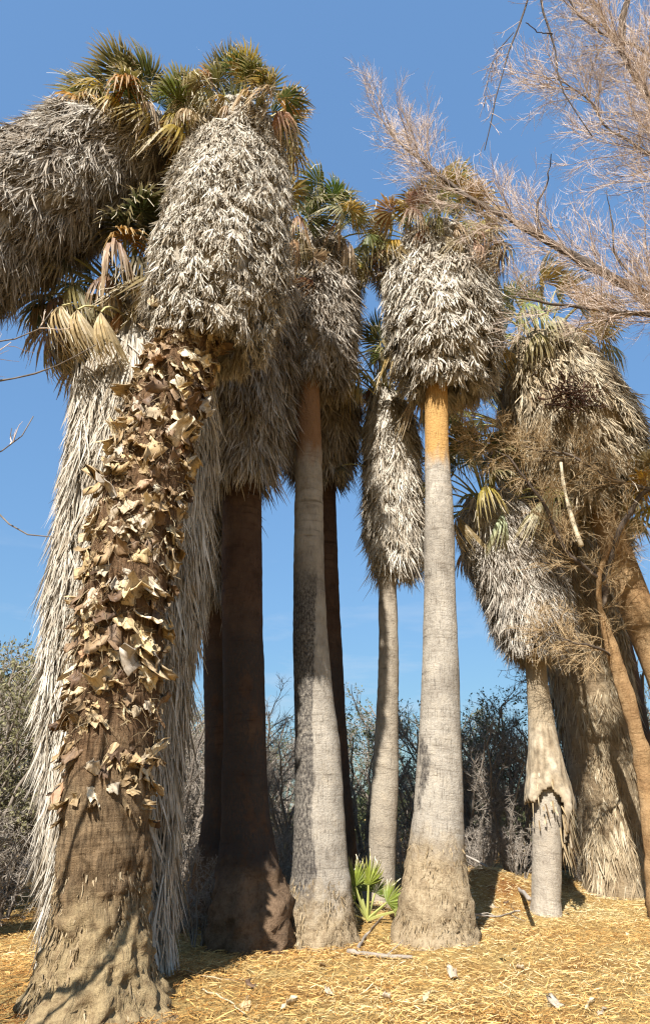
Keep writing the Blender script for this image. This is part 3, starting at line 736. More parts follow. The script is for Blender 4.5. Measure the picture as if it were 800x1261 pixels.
# ---- H: tall grey palm with a round skirt and orange top of trunk
H, CH, RH = palm('tall grey palm trunk turning orange under a round grey skirt, with flared fibrous foot',
    [(535, 1176, 58), (535, 1140, 49), (536, 1100, 42), (537, 1050, 35), (539, 1000, 30), (541, 930, 27), (542, 850, 23), (541, 750, 20), (540, 650, 18), (538, 560, 15), (537, 470, 13), (538, 380, 12), (538, 310, 10)], 10.3, M_T_H, seed=16, base_lump=.11, base_h=1.4, nseg=52, step=.045)
root_fibres(H, CH, RH, 1.3, 1500, 17)
skirt(H, sk([(538, 298, 38), (539, 322, 58), (541, 355, 67), (543, 395, 70), (546, 430, 67), (548, 455, 60), (550, 478, 44)], 10.4), M_THATCH_PALE, 1500, 16, .40, .32, .28, .3, .015, seed=17, tone=.64)
crown(H, at(537, 302, 10.4), (0, -.05, 1), 90, .95, (.45, .12, .13, .45), seed=71, lo=-45, hi=75, greens=C_PALEGREEN)

# ---- I: small palm with torn cuff
I, CI, RI = palm('slender palm with a torn bark cuff and a dark hole partway up its trunk',
    [(672, 1140, 21), (672, 1110, 18), (673, 1060, 17.5), (673, 1010, 17), (672, 960, 17), (669, 920, 16.5), (664, 870, 14.5), (659, 820, 12), (654, 780, 11), (640, 700, 10), (604, 622, 9)], 12.7, M_T_I, seed=18, base_lump=.02)
skirt(I, sk([(598, 616, 30), (606, 638, 46), (622, 672, 54), (636, 708, 53), (648, 745, 50), (655, 775, 44), (659, 800, 30)], 12.6), M_THATCH, 1600, 18, .42, .26, .24, .25, .011, seed=19, tone=.62)
crown(I, at(597, 612, 12.6), (-.1, -.05, 1), 36, 1.1, (.6, .05, .25, .15), seed=83, lo=-35, hi=80)

# ---- J: thick shaggy leaning trunk
J, CJ, RJ = palm('thick leaning tan palm trunk wrapped in matted old leaf fibre',
    [(757, 1112, 36), (756, 1085, 35), (752, 1030, 38), (744, 950, 43), (731, 870, 46), (712, 780, 48), (690, 700, 48), (668, 630, 42), (650, 570, 34), (636, 530, 26)], 15.0, M_T_SHAG, seed=20, lump=.05)
skirt(J, sk([(634, 522, 30), (652, 560, 46), (672, 625, 51), (692, 700, 51), (714, 780, 50), (732, 870, 48), (745, 950, 44), (752, 1030, 38), (756, 1085, 35)], 15.0), M_THATCH_TAN, 2300, 16, .5, .10, .16, .2, .011, seed=21, tone=.55, lump=.06, smoothness=.7, core=.92)
crown(J, at(632, 520, 15.0), (-.1, 0, 1), 44, 1.3, (.6, .1, .2, .2), seed=87, lo=-45, hi=78, greens=C_PALEGREEN + C_GREEN)

# ---- K: leaning palm with broad pale skirt, foot outside the picture
K, CK, RK = palm('leaning palm with a broad pale ragged skirt and bare mottled orange trunk',
    [(915, 1150, 34), (880, 1000, 24), (836, 880, 22), (792, 772, 20), (748, 650, 17), (715, 560, 14), (688, 480, 12), (668, 425, 10)], 12.4, M_T_ORANGE, seed=22)
skirt(K, sk([(666, 420, 34), (672, 440, 52), (684, 475, 70), (698, 515, 78), (712, 555, 77), (724, 590, 66), (734, 622, 46)], 12.4), M_THATCH_TAN, 1500, 16, .55, .35, .26, .25, .014, seed=23, tone=.66)
crown(K, at(664, 420, 12.4), (-.25, 0, 1), 44, 1.2, (.6, .12, .1, .3), seed=91, lo=-30, hi=80, greens=C_PALEGREEN + C_GREEN[2:3])

def stalk_tangle(parent, c, n, seed):
    # curled dark remains of old flower stalks caught in the skirt
    r = np.random.default_rng(seed); p0 = c + r.normal(0, 1, (n, 3)) * np.array([.28, .06, .2])
    d = norm(r.normal(size=(n, 3)) * np.array([1, .5, .5]) + np.array([.3, -.3, -.3])); q = norm(np.cross(d, r.normal(size=(n, 3)))); t = np.linspace(0, 1, 6); L = r.uniform(.15, .45, n); cv = r.normal(0, 1.2, n)
    P = p0[:, None] + d[:, None] * (L[:, None] * np.sin(t * 1.3))[..., None] + q[:, None] * ((L * cv)[:, None] * t ** 2 * .6)[..., None]
    V, Q, T = tubes(P, np.broadcast_to(np.linspace(.016, .006, 6)[None], (n, 6)), np.clip(r.normal(.25, .2, n), 0, 1), 4)
    link('old_flower_stalk', mesh_quads('old_flower_stalk', V - np.array(parent.location), Q, T, mats=[M_STALK]), parent, 'stuff')
stalk_tangle(K, at(702, 486, 10.85), 110, 5)

# ---- M: shaded trunk behind J
Mm, CM, RM = palm('dark shaded palm trunk leaning behind the thick matted trunk',
    [(806, 1120, 28), (796, 1030, 22), (780, 920, 21), (756, 800, 21), (728, 700, 20), (700, 620, 18)], 16.5, M_T_BROWN, seed=24)
skirt(Mm, sk([(690, 590, 30), (705, 625, 50), (722, 670, 52), (735, 710, 34)], 16.5), M_THATCH, 500, 14, .7, .25, .2, .4, .015, seed=25, tone=.4)
crown(Mm, at(690, 588, 16.5), (-.1, 0, 1), 16, 1.0, (.6, .1, .2, .2), seed=95, lo=-40)

# ---- O: palm at the right whose crown reaches in
po = np.array([[8.2, 11.6, -.1], [8.2, 11.6, 2.5], [8.0, 11.6, 5], [7.65, 11.6, 7.4]])
O = thing('fan_palm', 'pale yellow-green fan palm crown drooping beside the bare orange trunk', 'palm tree', (8.2, 11.6, gz(8.2, 11.6)), 'desert fan palms of the grove')
CO, RO, _ = trunk(O, po, [.5, .34, .3, .22], M_T_GREY, seed=26)
skirt(O, [(po[3] + np.array([0, 0, -.05]), .35), (po[3] * .7 + po[2] * .3, .65), (po[2], .6), (po[2] * .8 + po[1] * .2, .4)], M_THATCH_TAN, 500, 14, .55, .3, .25, .4, .014, seed=27)
crown(O, po[3], (-.2, 0, 1), 44, 1.15, (.6, .15, .05, .4), seed=97, lo=-50, hi=75, greens=C_PALEGREEN)

# ------------------------------------------------------------------ torn cuff on the slender palm
def build_cuff():
    """sheath of old bark still hanging round the trunk, with a hollow above the bare wood"""
    r = np.random.default_rng(77); na, nvv = 84, 60
    ys = np.linspace(882, 1056, nvv); an = np.arange(na) * 2 * np.pi / na
    c = np.array([at(np.interp(y, [882, 925, 960, 1000, 1050], [665, 669.5, 672, 674, 676]), y, 12.7) for y in ys])
    m = np.array([mpp(672, y, 12.7) for y in ys])
    hw = np.interp(ys, [882, 925, 955, 982, 1000, 1020, 1056], [13, 17.2, 20.5, 25, 24.5, 22.5, 20.5])
    ca, sa = np.cos(an)[None], np.sin(an)[None]; Yg = ys[:, None] + 0 * ca
    nz = fbm(np.stack([ca * 3 + 0 * Yg, sa * 3 + 0 * Yg, Yg * .06], -1), 4, 4)
    fib = vnoise(np.stack([np.arctan2(sa, ca) * 9 + 0 * Yg, 0 * Yg, Yg * .05], -1), 6)
    bulge = np.clip((Yg - 915) / 60, 0, 1)
    h = hw[:, None] * (1 + bulge * (.20 * np.maximum(0, ca) + .10 * nz + .06 * fib))
    V = c[:, None] + np.stack([ca + 0 * h, sa + 0 * h, 0 * h], -1) * (h * m[:, None])[..., None]
    jag = 9 * nz + 7 * fib
    front = sa < -.12
    hole = front & (ca > -.78) & (ca < .36 + .002 * (Yg - 975)) & (Yg > 974 + 16 * (ca + .25) ** 2 * 3 + .4 * jag)
    hem = (Yg > 1006 + 1.6 * jag + 38 * np.clip(ca, -.4, 1))
    keep = ~(hole | hem)
    b = np.arange(nvv - 1)[:, None] * na + np.arange(na)[None]; b2 = np.arange(nvv - 1)[:, None] * na + (np.arange(na)[None] + 1) % na
    k = keep[:-1] & keep[1:] & np.roll(keep, -1, 1)[:-1]
    Q = np.stack([b, b2, b2 + na, b + na], -1)[k]
    V = V.reshape(-1, 3)
    o = link('bark_cuff', mesh_quads('bark_cuff', V - np.array(I.location), Q, np.clip(.55 + .3 * nz + .3 * fib, 0, 1).reshape(-1), mats=[M_CUFF]), I)
    md = o.modifiers.new('thick', 'SOLIDIFY'); md.thickness = .03; md.offset = -1
    # loose strips hanging from its torn edge
    n = 260; a = np.where(r.random(n) < .75, r.normal(-.15, .45, n), r.uniform(-3.1, 3.1, n))
    y0 = np.where(np.cos(a) > .2, r.uniform(985, 1050, n), r.uniform(950, 1015, n))
    c = np.array([at(np.interp(y, [905, 1050], [668, 676]), y, 12.7) for y in y0]); h = np.interp(y0, [905, 985, 1050], [17, 26, 22]) * mpp(672, 980, 12.7) * (1 + .2 * np.maximum(0, np.cos(a)))
    out = np.stack([np.cos(a), np.sin(a), 0 * a], -1); p0 = c + out * h[:, None]
    Ls = r.uniform(.08, .5, n) * np.where(np.cos(a) > .2, 1, .5); t = np.linspace(0, 1, 4)
    dd = norm(np.array([0, 0, -1.]) + out * .12 + r.normal(0, .12, (n, 3)))
    P = p0[:, None] + dd[:, None] * (Ls[:, None] * t)[..., None]
    V, Q, T = ribbons(P - np.array(I.location), norm(np.cross(dd, out))[:, None], r.uniform(.006, .018, n)[:, None] * np.array([[1, 1, .8, .3]]), np.clip(r.normal(.5, .25, n), 0, 1))
    link('bark_strip', mesh_quads('bark_strip', V, Q, T, mats=[M_SHARD]), I, 'stuff')
build_cuff()

# ------------------------------------------------------------------ bare trees, shrubs
def grow(P, n, length, angle, K=4, r=None, up=0.0, wig=.12, t0=.2, t1=1.0, lenvar=.4, bias=None):
    """n children on each polyline of P (m,k,3); returns (m*n,K,3) and the position t along the parent"""
    m, k, _ = P.shape; ix = np.repeat(np.arange(m), n); N = len(ix)
    t = r.uniform(t0, t1, N); f = t * (k - 1); i = np.clip(f.astype(int), 0, k - 2); f = (f - i)[:, None]
    p = P[ix, i] * (1 - f) + P[ix, i + 1] * f; T = norm(P[ix, i + 1] - P[ix, i])
    q = r.normal(size=(N, 3)); q = norm(q - T * (q * T).sum(-1, keepdims=True))
    a = angle * r.uniform(.6, 1.4, N)[:, None]
    d = norm(T * np.cos(a) + q * np.sin(a) + np.array([0, 0, up]) + (0 if bias is None else np.asarray(bias)))
    L = length * r.uniform(1 - lenvar, 1 + lenvar, N) * (1.15 - .5 * t)
    out = np.empty((N, K, 3)); out[:, 0] = p; st = (L / (K - 1))[:, None]
    for j in range(1, K):
        d = norm(d + r.normal(0, wig, (N, 3)) + np.array([0, 0, up * .25])); out[:, j] = out[:, j - 1] + d * st
    return out, t

def bent(pts, n, wob, r):
    P = polyl(pts, n); P[1:] += np.cumsum(r.normal(0, wob, (n - 1, 3)), 0) * .3 + r.normal(0, wob, (n - 1, 3)) * .5
    return P

def limb_obj(parent, P, r0, r1, m, r, name='limb', ns=8, tone=.5):
    rad = np.linspace(r0, r1, len(P)) * (1 + .12 * r.normal(size=len(P)))
    P = np.concatenate([P[:1] - norm(P[1] - P[0]) * r0 * .3, P, P[-1:] + norm(P[-1] - P[-2]) * r1 * .4]); rad = np.r_[r0 * .05, rad, r1 * .05]
    V, Q, T = tubes(P[None], rad[None], np.array([tone]), ns)
    return link(name, mesh_quads(name, V - np.array(parent.location), Q, np.clip(T + r.normal(0, .12, len(T)), 0, 1), mats=[m]), parent)

def twig_obj(parent, sets, m, name='twig'):
    """sets: (P, r0, r1, tone, round?)"""
    parts = []
    for P, r0, r1, tone, rnd in sets:
        n, k, _ = P.shape; tn = np.clip(np.random.default_rng(n).normal(tone, .16, n), 0, 1)
        W = np.broadcast_to(np.linspace(r0, r1, k)[None], (n, k))
        if rnd: parts.append(tubes(P, np.array(W), tn, 4 if rnd is True else rnd))
        else:
            T = norm(P[:, -1] - P[:, 0]); S = norm(np.cross(T, np.random.default_rng(n + 1).normal(size=(n, 3))))[:, None]
            parts.append(ribbons(P, S, np.array(W), tn))
    V, Q, T = join(parts)
    return link(name, mesh_quads(name, V - np.array(parent.location), Q, T, mats=[m]), parent, 'stuff')

def right_tree():
    """leafless tamarisk whose trunk stands right of the picture"""
    r = np.random.default_rng(301)
    t = thing('bare_tree', 'leafless tree with long dark limbs and a haze of fine pinkish twigs', 'tree', (8.6, 7.4, gz(8.6, 7.4)), 'leafless trees')
    base = np.array([8.6, 7.4, -.1])
    fork = np.array([7.9, 7.6, 5.2])
    tr = bent([base, [8.5, 7.4, 2], [8.2, 7.5, 3.8], fork], 16, .02, r); limb_obj(t, tr, .26, .19, M_BARK_THIN, r, 'trunk', 12)
    Y = 8.2
    main = bent([fork, at(860, 410, 7.9), at(800, 368, Y), at(740, 333, Y), at(680, 297, 8.3), at(620, 262, 8.4), at(570, 232, 8.5), at(520, 195, 8.6), at(480, 160, 8.7)], 40, .02, r)
    low = bent([fork, at(870, 400, 7.6), at(800, 388, 7.9), at(750, 383, 8.0), at(700, 375, 8.1), at(640, 366, 8.2)], 26, .02, r)
    top1 = bent([tr[-2], at(900, 330, 7.4), at(850, 230, 7.3), at(805, 140, 7.2), at(760, 60, 7.2), at(720, -10, 7.3)], 30, .03, r)
    top2 = bent([top1[8], at(800, 190, 7.6), at(750, 160, 7.7), at(715, 115, 7.8), at(680, 95, 7.9)], 26, .03, r)
    top3 = bent([top1[14], at(790, 60, 7.0), at(745, 40, 7.0), at(715, 18, 7.0), at(690, -20, 7.0)], 20, .03, r)
    over = bent([top1[-6], at(760, -60, 6.6), at(700, -110, 6.2), at(655, -100, 6.0)], 14, .03, r)
    limbs = [(main, .13, .02), (low, .085, .014), (top1, .12, .03), (top2, .05, .01), (top3, .05, .012), (over, .06, .02)]
    for P, a, b in limbs: limb_obj(t, P, a, b, M_BARK_THIN, r)
    # single dark boughs seen against the sky
    bows = [([at(668, 292, 8.2), at(660, 260, 8.1), at(672, 225, 8.1), at(678, 190, 8.2)], .026, .008), ([at(795, 352, 8.1), at(760, 320, 8.0), at(752, 270, 8.0), at(745, 232, 8.0)], .024, .006),
            ([at(790, 360, 8.1), at(786, 340, 8.1), at(770, 318, 8.0), at(757, 318, 8.0)], .022, .006), ([at(655, -100, 6.0), at(650, 0, 6.0), at(630, 50, 6.0), at(612, 110, 6.0), at(596, 185, 6.0)], .024, .006),
            ([at(688, -105, 6.1), at(665, 0, 6.3), at(680, 50, 6.3), at(693, 110, 6.3), at(712, 140, 6.3), at(730, 168, 6.3)], .024, .007), ([at(632, 40, 6.0), at(615, 60, 6.0), at(600, 100, 6.0), at(596, 130, 6.0)], .007, .003),
            ([at(680, 42, 6.3), at(660, 38, 6.2), at(646, 28, 6.1)], .01, .006), ([at(750, 383, 8.0), at(745, 400, 7.9), at(738, 425, 7.8), at(730, 450, 7.8)], .012, .004), ([at(720, 379, 8.0), at(712, 400, 8.0), at(700, 425, 8.0)], .012, .004)]
    for pts, a, b in bows: limb_obj(t, bent(pts, 12, .015, r), a, b, M_BARK_THIN, r, 'limb', 6, .3)
    def deep(P, n1, l1, n2, l2, n3, l3, up=.12, t0=.25, bias=None):
        a, _ = grow(P[None], n1, l1, .65, 7, r, up, .10, t0, 1, bias=bias)
        b, _ = grow(a, n2, l2, .6, 5, r, up, .13, .12)
        c, _ = grow(b, n3, l3, .55, 4, r, up, .16, .1)
        return a, b, c
    S = []
    for P, n1, l1, t0 in ((main, 74, 1.45, .30), (low, 26, .8, .35), (top1, 50, 1.5, .3), (top2, 56, 1.3, .12), (top3, 44, 1.3, .08)):
        a, b, c = deep(P, n1, l1, 10, .6, 11, .32, .10, t0, (-.12, 0, .05))
        S += [(a, .012, .004, .3, True), (b, .0045, .002, .6, 3), (c, .0022, .0014, .75, False)]
    dang = [bent(p, 12, .015, r) for p, _, _ in bows[3:6]]
    for P in dang:
        a, _ = grow(P[None], 22, .34, .7, 4, r, -.05, .15); S.append((a, .005, .0025, .45, 3)); b, _ = grow(a, 3, .14, .7, 3, r, -.05, .2); S.append((b, .003, .0015, .6, False))
    twig_obj(t, S, M_TWIG)
    # crown toward the far side, out of the picture
    far = bent([fork, [9.4, 8.4, 7.5], [10.8, 9.2, 9.6], [12, 9.6, 11]], 18, .04, r); limb_obj(t, far, .12, .02, M_BARK_THIN, r)
    a, b, c = deep(far, 26, 1.2, 8, .55, 6, .3); twig_obj(t, [(a, .012, .004, .3, True), (b, .0045, .002, .6, 3), (c, .0022, .0014, .75, False)], M_TWIG)
right_tree()

def orange_tree():
    """dry tamarisk with an orange-brown leaning stem and a tangle of brown twigs before the right-hand palms"""
    r = np.random.default_rng(411)
    b0 = at(812, 1112, 12.6); t = thing('bare_tree', 'dry tree with thin orange-brown leaning stem and a brown twig tangle before the skirts', 'tree', (b0[0], b0[1], gz(b0[0], b0[1])), 'leafless trees')
    b0[2] = gz(b0[0], b0[1]) - .1
    stem = bent([b0, at(803, 1040, 12.5), at(797, 975, 12.4), at(783, 900, 12.2), at(764, 830, 12.0), at(745, 770, 11.8), at(738, 735, 11.6), at(742, 700, 11.4), at(756, 670, 11.3), at(775, 640, 11.2)], 50, .012, r)
    trunk(t, stem, np.interp(np.linspace(0, 1, 50), [0, .1, .62, .75, 1], [.24, .16, .12, .05, .03]), M_T_ORANGE, nseg=20, lump=.03, base_lump=.05, seed=44)
    s2 = bent([stem[40], at(700, 680, 11.2), at(660, 610, 11.0), at(620, 560, 11.0), at(585, 545, 11.0)], 22, .02, r); limb_obj(t, s2, .05, .01, M_BARK_THIN, r)
    s3 = bent([at(830, 612, 10.8), at(800, 602, 10.9), at(750, 590, 11.0), at(700, 562, 11.1), at(650, 552, 11.2), at(600, 538, 11.2), at(570, 525, 11.2)], 30, .02, r); limb_obj(t, s3, .045, .01, M_BARK_THIN, r, tone=.7)
    s4 = bent([stem[36], at(770, 640, 11.1), at(800, 605, 10.9), at(830, 612, 10.8)], 16, .02, r); limb_obj(t, s4, .06, .045, M_BARK_THIN, r)
    s5 = bent([stem[30], at(735, 800, 11.6), at(700, 790, 11.4), at(665, 775, 11.4)], 14, .02, r); limb_obj(t, s5, .03, .008, M_BARK_THIN, r)
    brk = polyl([at(690, 570, 10.9), at(694, 600, 10.8), at(704, 640, 10.8), at(715, 672, 10.8)], 8)
    limb_obj(t, brk, .025, .05, M_SHARD, r, 'broken_limb', 8, .95)
    S = []
    for P, n1, l1, n2, n3, bias in ((s2, 34, .75, 8, 8, (-.1, -.1, .0)), (s3, 44, .65, 9, 8, (0, 0, .05)), (s4, 12, .5, 7, 6, None), (s5, 22, .55, 8, 7, (0, -.1, .05)), (stem[26:], 22, .55, 7, 6, None)):
        a, _ = grow(P[None], n1, l1, .9, 6, r, .02, .16, .1, bias=bias); b, _ = grow(a, n2, .38, .7, 5, r, .03, .2, .1); c, _ = grow(b, n3, .2, .7, 4, r, .02, .2, .1)
        S += [(a, .009, .004, .35, True), (b, .004, .002, .55, 3), (c, .0024, .0015, .65, False)]
    twig_obj(t, S, M_TWIG_DRY)
orange_tree()

def left_tree():
    """bare tree left of the camera: some twigs reach into the picture and its stems shade the front trunk"""
    r = np.random.default_rng(503)
    t = thing('bare_tree', 'bare tree with pale knobbly twigs reaching in beside the shaggy palm', 'tree', (-4.2, 3.3, gz(-4.2, 3.3)), 'leafless trees')
    tr = bent([[-4.2, 3.3, -.1], [-4.1, 3.3, 1.2], [-4.0, 3.35, 2.4]], 10, .015, r); limb_obj(t, tr, .11, .085, M_BARK_THIN, r, 'trunk', 10)
    f = tr[-1]
    ls = [bent([f, [-3.45, 3.6, 3.3], [-3.05, 3.75, 4.2], [-2.95, 3.8, 5.4], [-3.1, 3.9, 6.6]], 24, .012, r),
          bent([f, [-3.9, 3.7, 4.0], at(-60, 500, 4.4), at(-10, 470, 4.5), at(40, 462, 4.5), at(75, 448, 4.5), at(118, 425, 4.5)], 24, .008, r),
          bent([f, [-4.1, 3.9, 4.2], at(-60, 440, 4.5), at(0, 418, 4.6), at(38, 410, 4.6), at(65, 380, 4.6)], 20, .008, r),
          bent([f, [-3.8, 3.8, 3.2], at(-40, 600, 4.5), at(0, 632, 4.5), at(22, 655, 4.5), at(66, 663, 4.5)], 18, .006, r),
          bent([f, [-3.9, 3.8, 3.6], at(-40, 570, 4.6), at(0, 556, 4.6), at(22, 540, 4.6), at(40, 512, 4.6)], 18, .006, r)]
    for P, a in zip(ls, (.05, .03, .026, .022, .02)): limb_obj(t, P, a, .004, M_BARK_THIN, r, 'limb', 7, .85)
    sh = [bent([ls[0][4], [-2.75, 3.6, 3.0], [-2.62, 3.7, 3.8], [-2.6, 3.7, 4.8]], 14, .012, r), bent([f, [-3.3, 3.2, 2.9], [-2.9, 3.1, 3.6], [-2.85, 3.1, 4.4]], 14, .012, r)]
    for P in sh: limb_obj(t, P, .036, .010, M_BARK_THIN, r, 'limb', 6, .7)
    S = []
    for P in ls[1:]:
        a, _ = grow(P[None], 5, .30, .8, 5, r, .05, .15, .5); b, _ = grow(a, 2, .1, .7, 3, r, 0, .2, .2)
        S += [(a, .006, .003, .85, True), (b, .003, .0015, .9, 3)]
    for P in [ls[0]] + sh:
        a, _ = grow(P[None], 9, .6, .7, 5, r, .1, .14, .3); b, _ = grow(a, 4, .25, .6, 4, r, .05, .2, .2)
        S += [(a, .008, .003, .6, True), (b, .003, .0015, .7, 3)]
    twig_obj(t, S, M_TWIG)
left_tree()

def shrub_data(seed, height=4.5, spread=2.2, stems=7, leaf=None, leafn=3, n2=9, n3=8, n4=0, leafsize=.03, wood=M_BRUSH, tone=.4, up=.12):
    r = np.random.default_rng(seed); st = []
    for i in range(stems):
        a = i * 2.4 + r.normal(0, .3); s = spread * r.uniform(.4, 1)
        h = height * r.uniform(.65, .95)
        st.append(bent([[.1 * math.cos(a), .1 * math.sin(a), -.1], [s * .25 * math.cos(a), s * .25 * math.sin(a), h * .3], [s * .6 * math.cos(a + .2), s * .6 * math.sin(a + .2), h * .68], [s * math.cos(a + .3), s * math.sin(a + .3), h]], 12, height * .012, r))
    P0 = np.array(st)
    P1, _ = grow(P0, n2, height * .28, .75, 6, r, up, .13, .12); P2, _ = grow(P1, n3, height * .12, .7, 5, r, up * .6, .16, .15)
    parts = []
    for P, r0, r1, tn, k in ((P0, height * .013, height * .004, tone, 6), (P1, height * .004, height * .0018, tone + .08, 4), (P2, height * .0018, .003, tone + .15, 3)):
        n = len(P); parts.append(tubes(P, np.broadcast_to(np.linspace(r0, r1, P.shape[1])[None], P.shape[:2]), np.clip(r.normal(tn, .12, n), 0, 1), k))
    src = P2
    if n4:
        P3, _ = grow(P2, n4, height * .055, .7, 4, r, up * .5, .2, .1); src = P3
        S = norm(r.normal(size=(len(P3), 1, 3))); parts.append(ribbons(P3, S, np.full(P3.shape[:2], .004), np.clip(r.normal(tone + .25, .15, len(P3)), 0, 1)))
    wood_m = mesh_quads('branches', *join(parts)[:2], join(parts)[2], mats=[wood])
    leaf_m = None
    if leaf is not None:
        m, k, _ = src.shape; N = m * leafn; ix = np.repeat(np.arange(m), leafn); tt = r.uniform(.2, 1, N); f = tt * (k - 1); i = np.clip(f.astype(int), 0, k - 2); f = (f - i)[:, None]
        p = src[ix, i] * (1 - f) + src[ix, i + 1] * f + r.normal(0, .03, (N, 3))
        d = norm(r.normal(size=(N, 3)) + np.array([0, 0, .3])); L = leafsize * r.uniform(.7, 1.8, N)
        P = p[:, None] + d[:, None] * (L[:, None] * np.array([0, .5, 1.]))[..., None]
        clump = vnoise(p * 1.6, seed) * .22
        V, Q, T = ribbons(P, norm(np.cross(d, r.normal(size=(N, 3))))[:, None], (L * .28)[:, None] * np.array([[.3, 1, .15]]), np.clip(r.normal(.5, .2, N) + clump, 0, 1))
        leaf_m = mesh_quads('foliage', V, Q, T, smooth=False, mats=[leaf])
    return wood_m, leaf_m

SHRUB = {'green': [shrub_data(601 + i, 4.5, 2.4, 8, M_LEAF_GREEN, 3, 8, 7, 3, .05) for i in range(2)],
         'pale': [shrub_data(621 + i, 4.5, 2.3, 9, M_LEAF_PALE, 5, 10, 8, 3, .05, tone=.55) for i in range(2)],
         'bare': [shrub_data(641 + i, 4.5, 2.3, 8, None, 0, 9, 9, 4, tone=.42, up=.04) for i in range(2)],
         'dead': [shrub_data(661 + i, 1.8, 1.3, 9, None, 0, 8, 8, 3, tone=.5, up=-.02) for i in range(2)]}
def shrub(kind, k, x, y, s, rot, label, group, sz=None):
    t = thing('dead_brush' if kind == 'dead' else 'desert_shrub', label, 'shrub', (x, y, gz(x, y)), group)
    t.rotation_euler = (0, 0, rot); t.scale = (s, s, sz or s)
    w, l = SHRUB[kind][k]
    link('branches', w, t, 'stuff')
    if l: link('foliage', l, t, 'stuff')

def X(px, Y): return (px - 400) / FOC * (Y * CT)      # sideways place at about eye level
SPOTS = [(-35, 'beyond the strongly leaning palm'), (70, 'beside the shaggy thatched palm'), (180, 'behind the shaggy thatched palm'), (260, 'between the shaggy palm and dark red-brown trunk'),
         (320, 'behind the dark red-brown trunk'), (362, 'between the dark red-brown and burn-scarred trunks'), (425, 'behind the burn-scarred trunk'), (480, 'behind the slim pale palm'), (530, 'between the slim and the tall grey palm'),
         (578, 'behind the tall grey palm'), (612, 'in the gap beside the tall grey palm'), (652, 'near the slender cuffed palm'), (690, 'behind the slender cuffed palm'), (735, 'beside the thick matted leaning trunk'), (2000, 'beyond the orange-brown leaning stem')]
def where(px, Y, rows):
    sp = [t for a, t in SPOTS if px <= a][0]
    return sp + (', rear row' if Y >= rows[1] else ', middle row' if Y >= rows[0] else ', front row')
GB = 'shrubs of the thicket behind the palms'
rs = np.random.default_rng(71)
def scatter(kind, lead, group, rows, spots):
    for px, Y, s in spots:
        shrub(kind, int(rs.integers(2)), X(px, Y), Y, s * rs.uniform(.92, 1.1), rs.uniform(0, 6), lead + ' ' + where(px, Y, rows), group)
scatter('pale', 'pale yellow-green shrub', 'pale shrubs beyond the shaggy palm', (19.5, 23), ((12, 14.5, 1.0), (-30, 13, .9), (-60, 17, 1.15), (0, 20, 1.25), (50, 24, 1.3), (-120, 22, 1.35), (120, 26, 1.2), (190, 25, 1.15), (245, 21, 1.0)))
scatter('green', 'dark green leafy shrub', GB, (21.5, 25), ((590, 19, 1.0), (640, 20, 1.05), (540, 23, 1.08), (690, 21, .9), (450, 22, 1.0), (490, 26, 1.1), (740, 24, 1.0), (800, 24, 1.1), (880, 23, 1.2), (340, 26, 1.05), (600, 27, 1.1), (400, 28, 1.1)))
scatter('bare', 'bare grey-branched shrub', GB, (17.8, 19.5), ((225, 17, .95), (275, 18.5, 1.0), (340, 19, .95), (365, 17, .75), (450, 18.5, .8), (520, 18, .7), (575, 17.5, .75), (620, 17, .8), (660, 18, .8), (720, 19, .85), (790, 19, 1.25), (830, 20, 1.3), (20, 15, .9), (310, 22, 1.1), (200, 19, 1.0)))
scatter('dead', 'low dead grey brush', 'dead brush under the thicket', (12.2, 15.3), ((-10, 11, .95), (25, 12.5, .9), (230, 11.2, .75), (255, 10.2, .62), (240, 12.5, .8), (330, 13, .8), (450, 15, .8), (500, 15, .8), (585, 15.8, .7), (630, 15.5, .75), (700, 16, .7), (565, 16.5, .8), (350, 15, .9), (-60, 12, 1)))

# a far belt of scrub closing the view under the shrubs
def far_scrub():
    r = np.random.default_rng(801); n = 40000
    a = r.uniform(-1.0, 1.0, n); d = r.uniform(31, 46, n); x = np.sin(a) * d; y = np.cos(a) * d
    top = 1.9 + 1.2 * fbm(np.stack([a * 9, a * 0, a * 0], -1), 4, 3)
    z = top * r.random(n) ** .8 + .1
    p = np.stack([x, y, z], -1); dd = norm(r.normal(size=(n, 3)) + np.array([0, 0, .5])); L = r.uniform(.15, .45, n)
    P = p[:, None] + dd[:, None] * (L[:, None] * np.array([0, .5, 1.]))[..., None]
    V, Q, T = ribbons(P, norm(np.cross(dd, r.normal(size=(n, 3))))[:, None], (L * .3)[:, None] * np.array([[.4, 1, .2]]), np.clip(r.normal(.45, .2, n) + .2 * vnoise(p * .5, 2), 0, 1))
    o = link('far_scrub', mesh_quads('far_scrub', V, Q, T, smooth=False, mats=[M_LEAF_GREEN]))
    tag(o, 'far belt of dense dull green desert scrub beyond the thicket', 'scrub', kind='stuff')
far_scrub()

# ------------------------------------------------------------------ seedling, fallen wood and leaf pieces
def seedling():
    r = np.random.default_rng(91); b = at(452, 1140, 11.0); b[2] = gz(b[0], b[1])
    t = thing('palm_seedling', 'small bright green palm seedling growing between two flared trunks', 'plant', b)
    small = [make_frond(900 + i, .42, .36, 20, 1.5, .05, .12, .3, .05, 10) for i in range(3)]
    for d, c, s in (((.05, -.2, 1), (.30, .36, .05), 1.1), ((-.35, -.25, .9), (.26, .33, .05), 1.15), ((.55, -.3, .45), (.24, .31, .05), .95), ((.9, -.45, .28), (.30, .34, .07), 1.05), ((-.55, -.4, .7), (.22, .30, .04), .8), ((-.2, .4, .9), (.16, .22, .04), .9), ((.35, .2, .9), (.2, .27, .05), .85), ((-.6, -.3, .2), (.5, .38, .15), .7)):
        place_frond(t, small[r.integers(3)], b + np.array([0, 0, .03]), d, c, s, r.normal(0, .3), up=(0, -1, .5))
seedling()

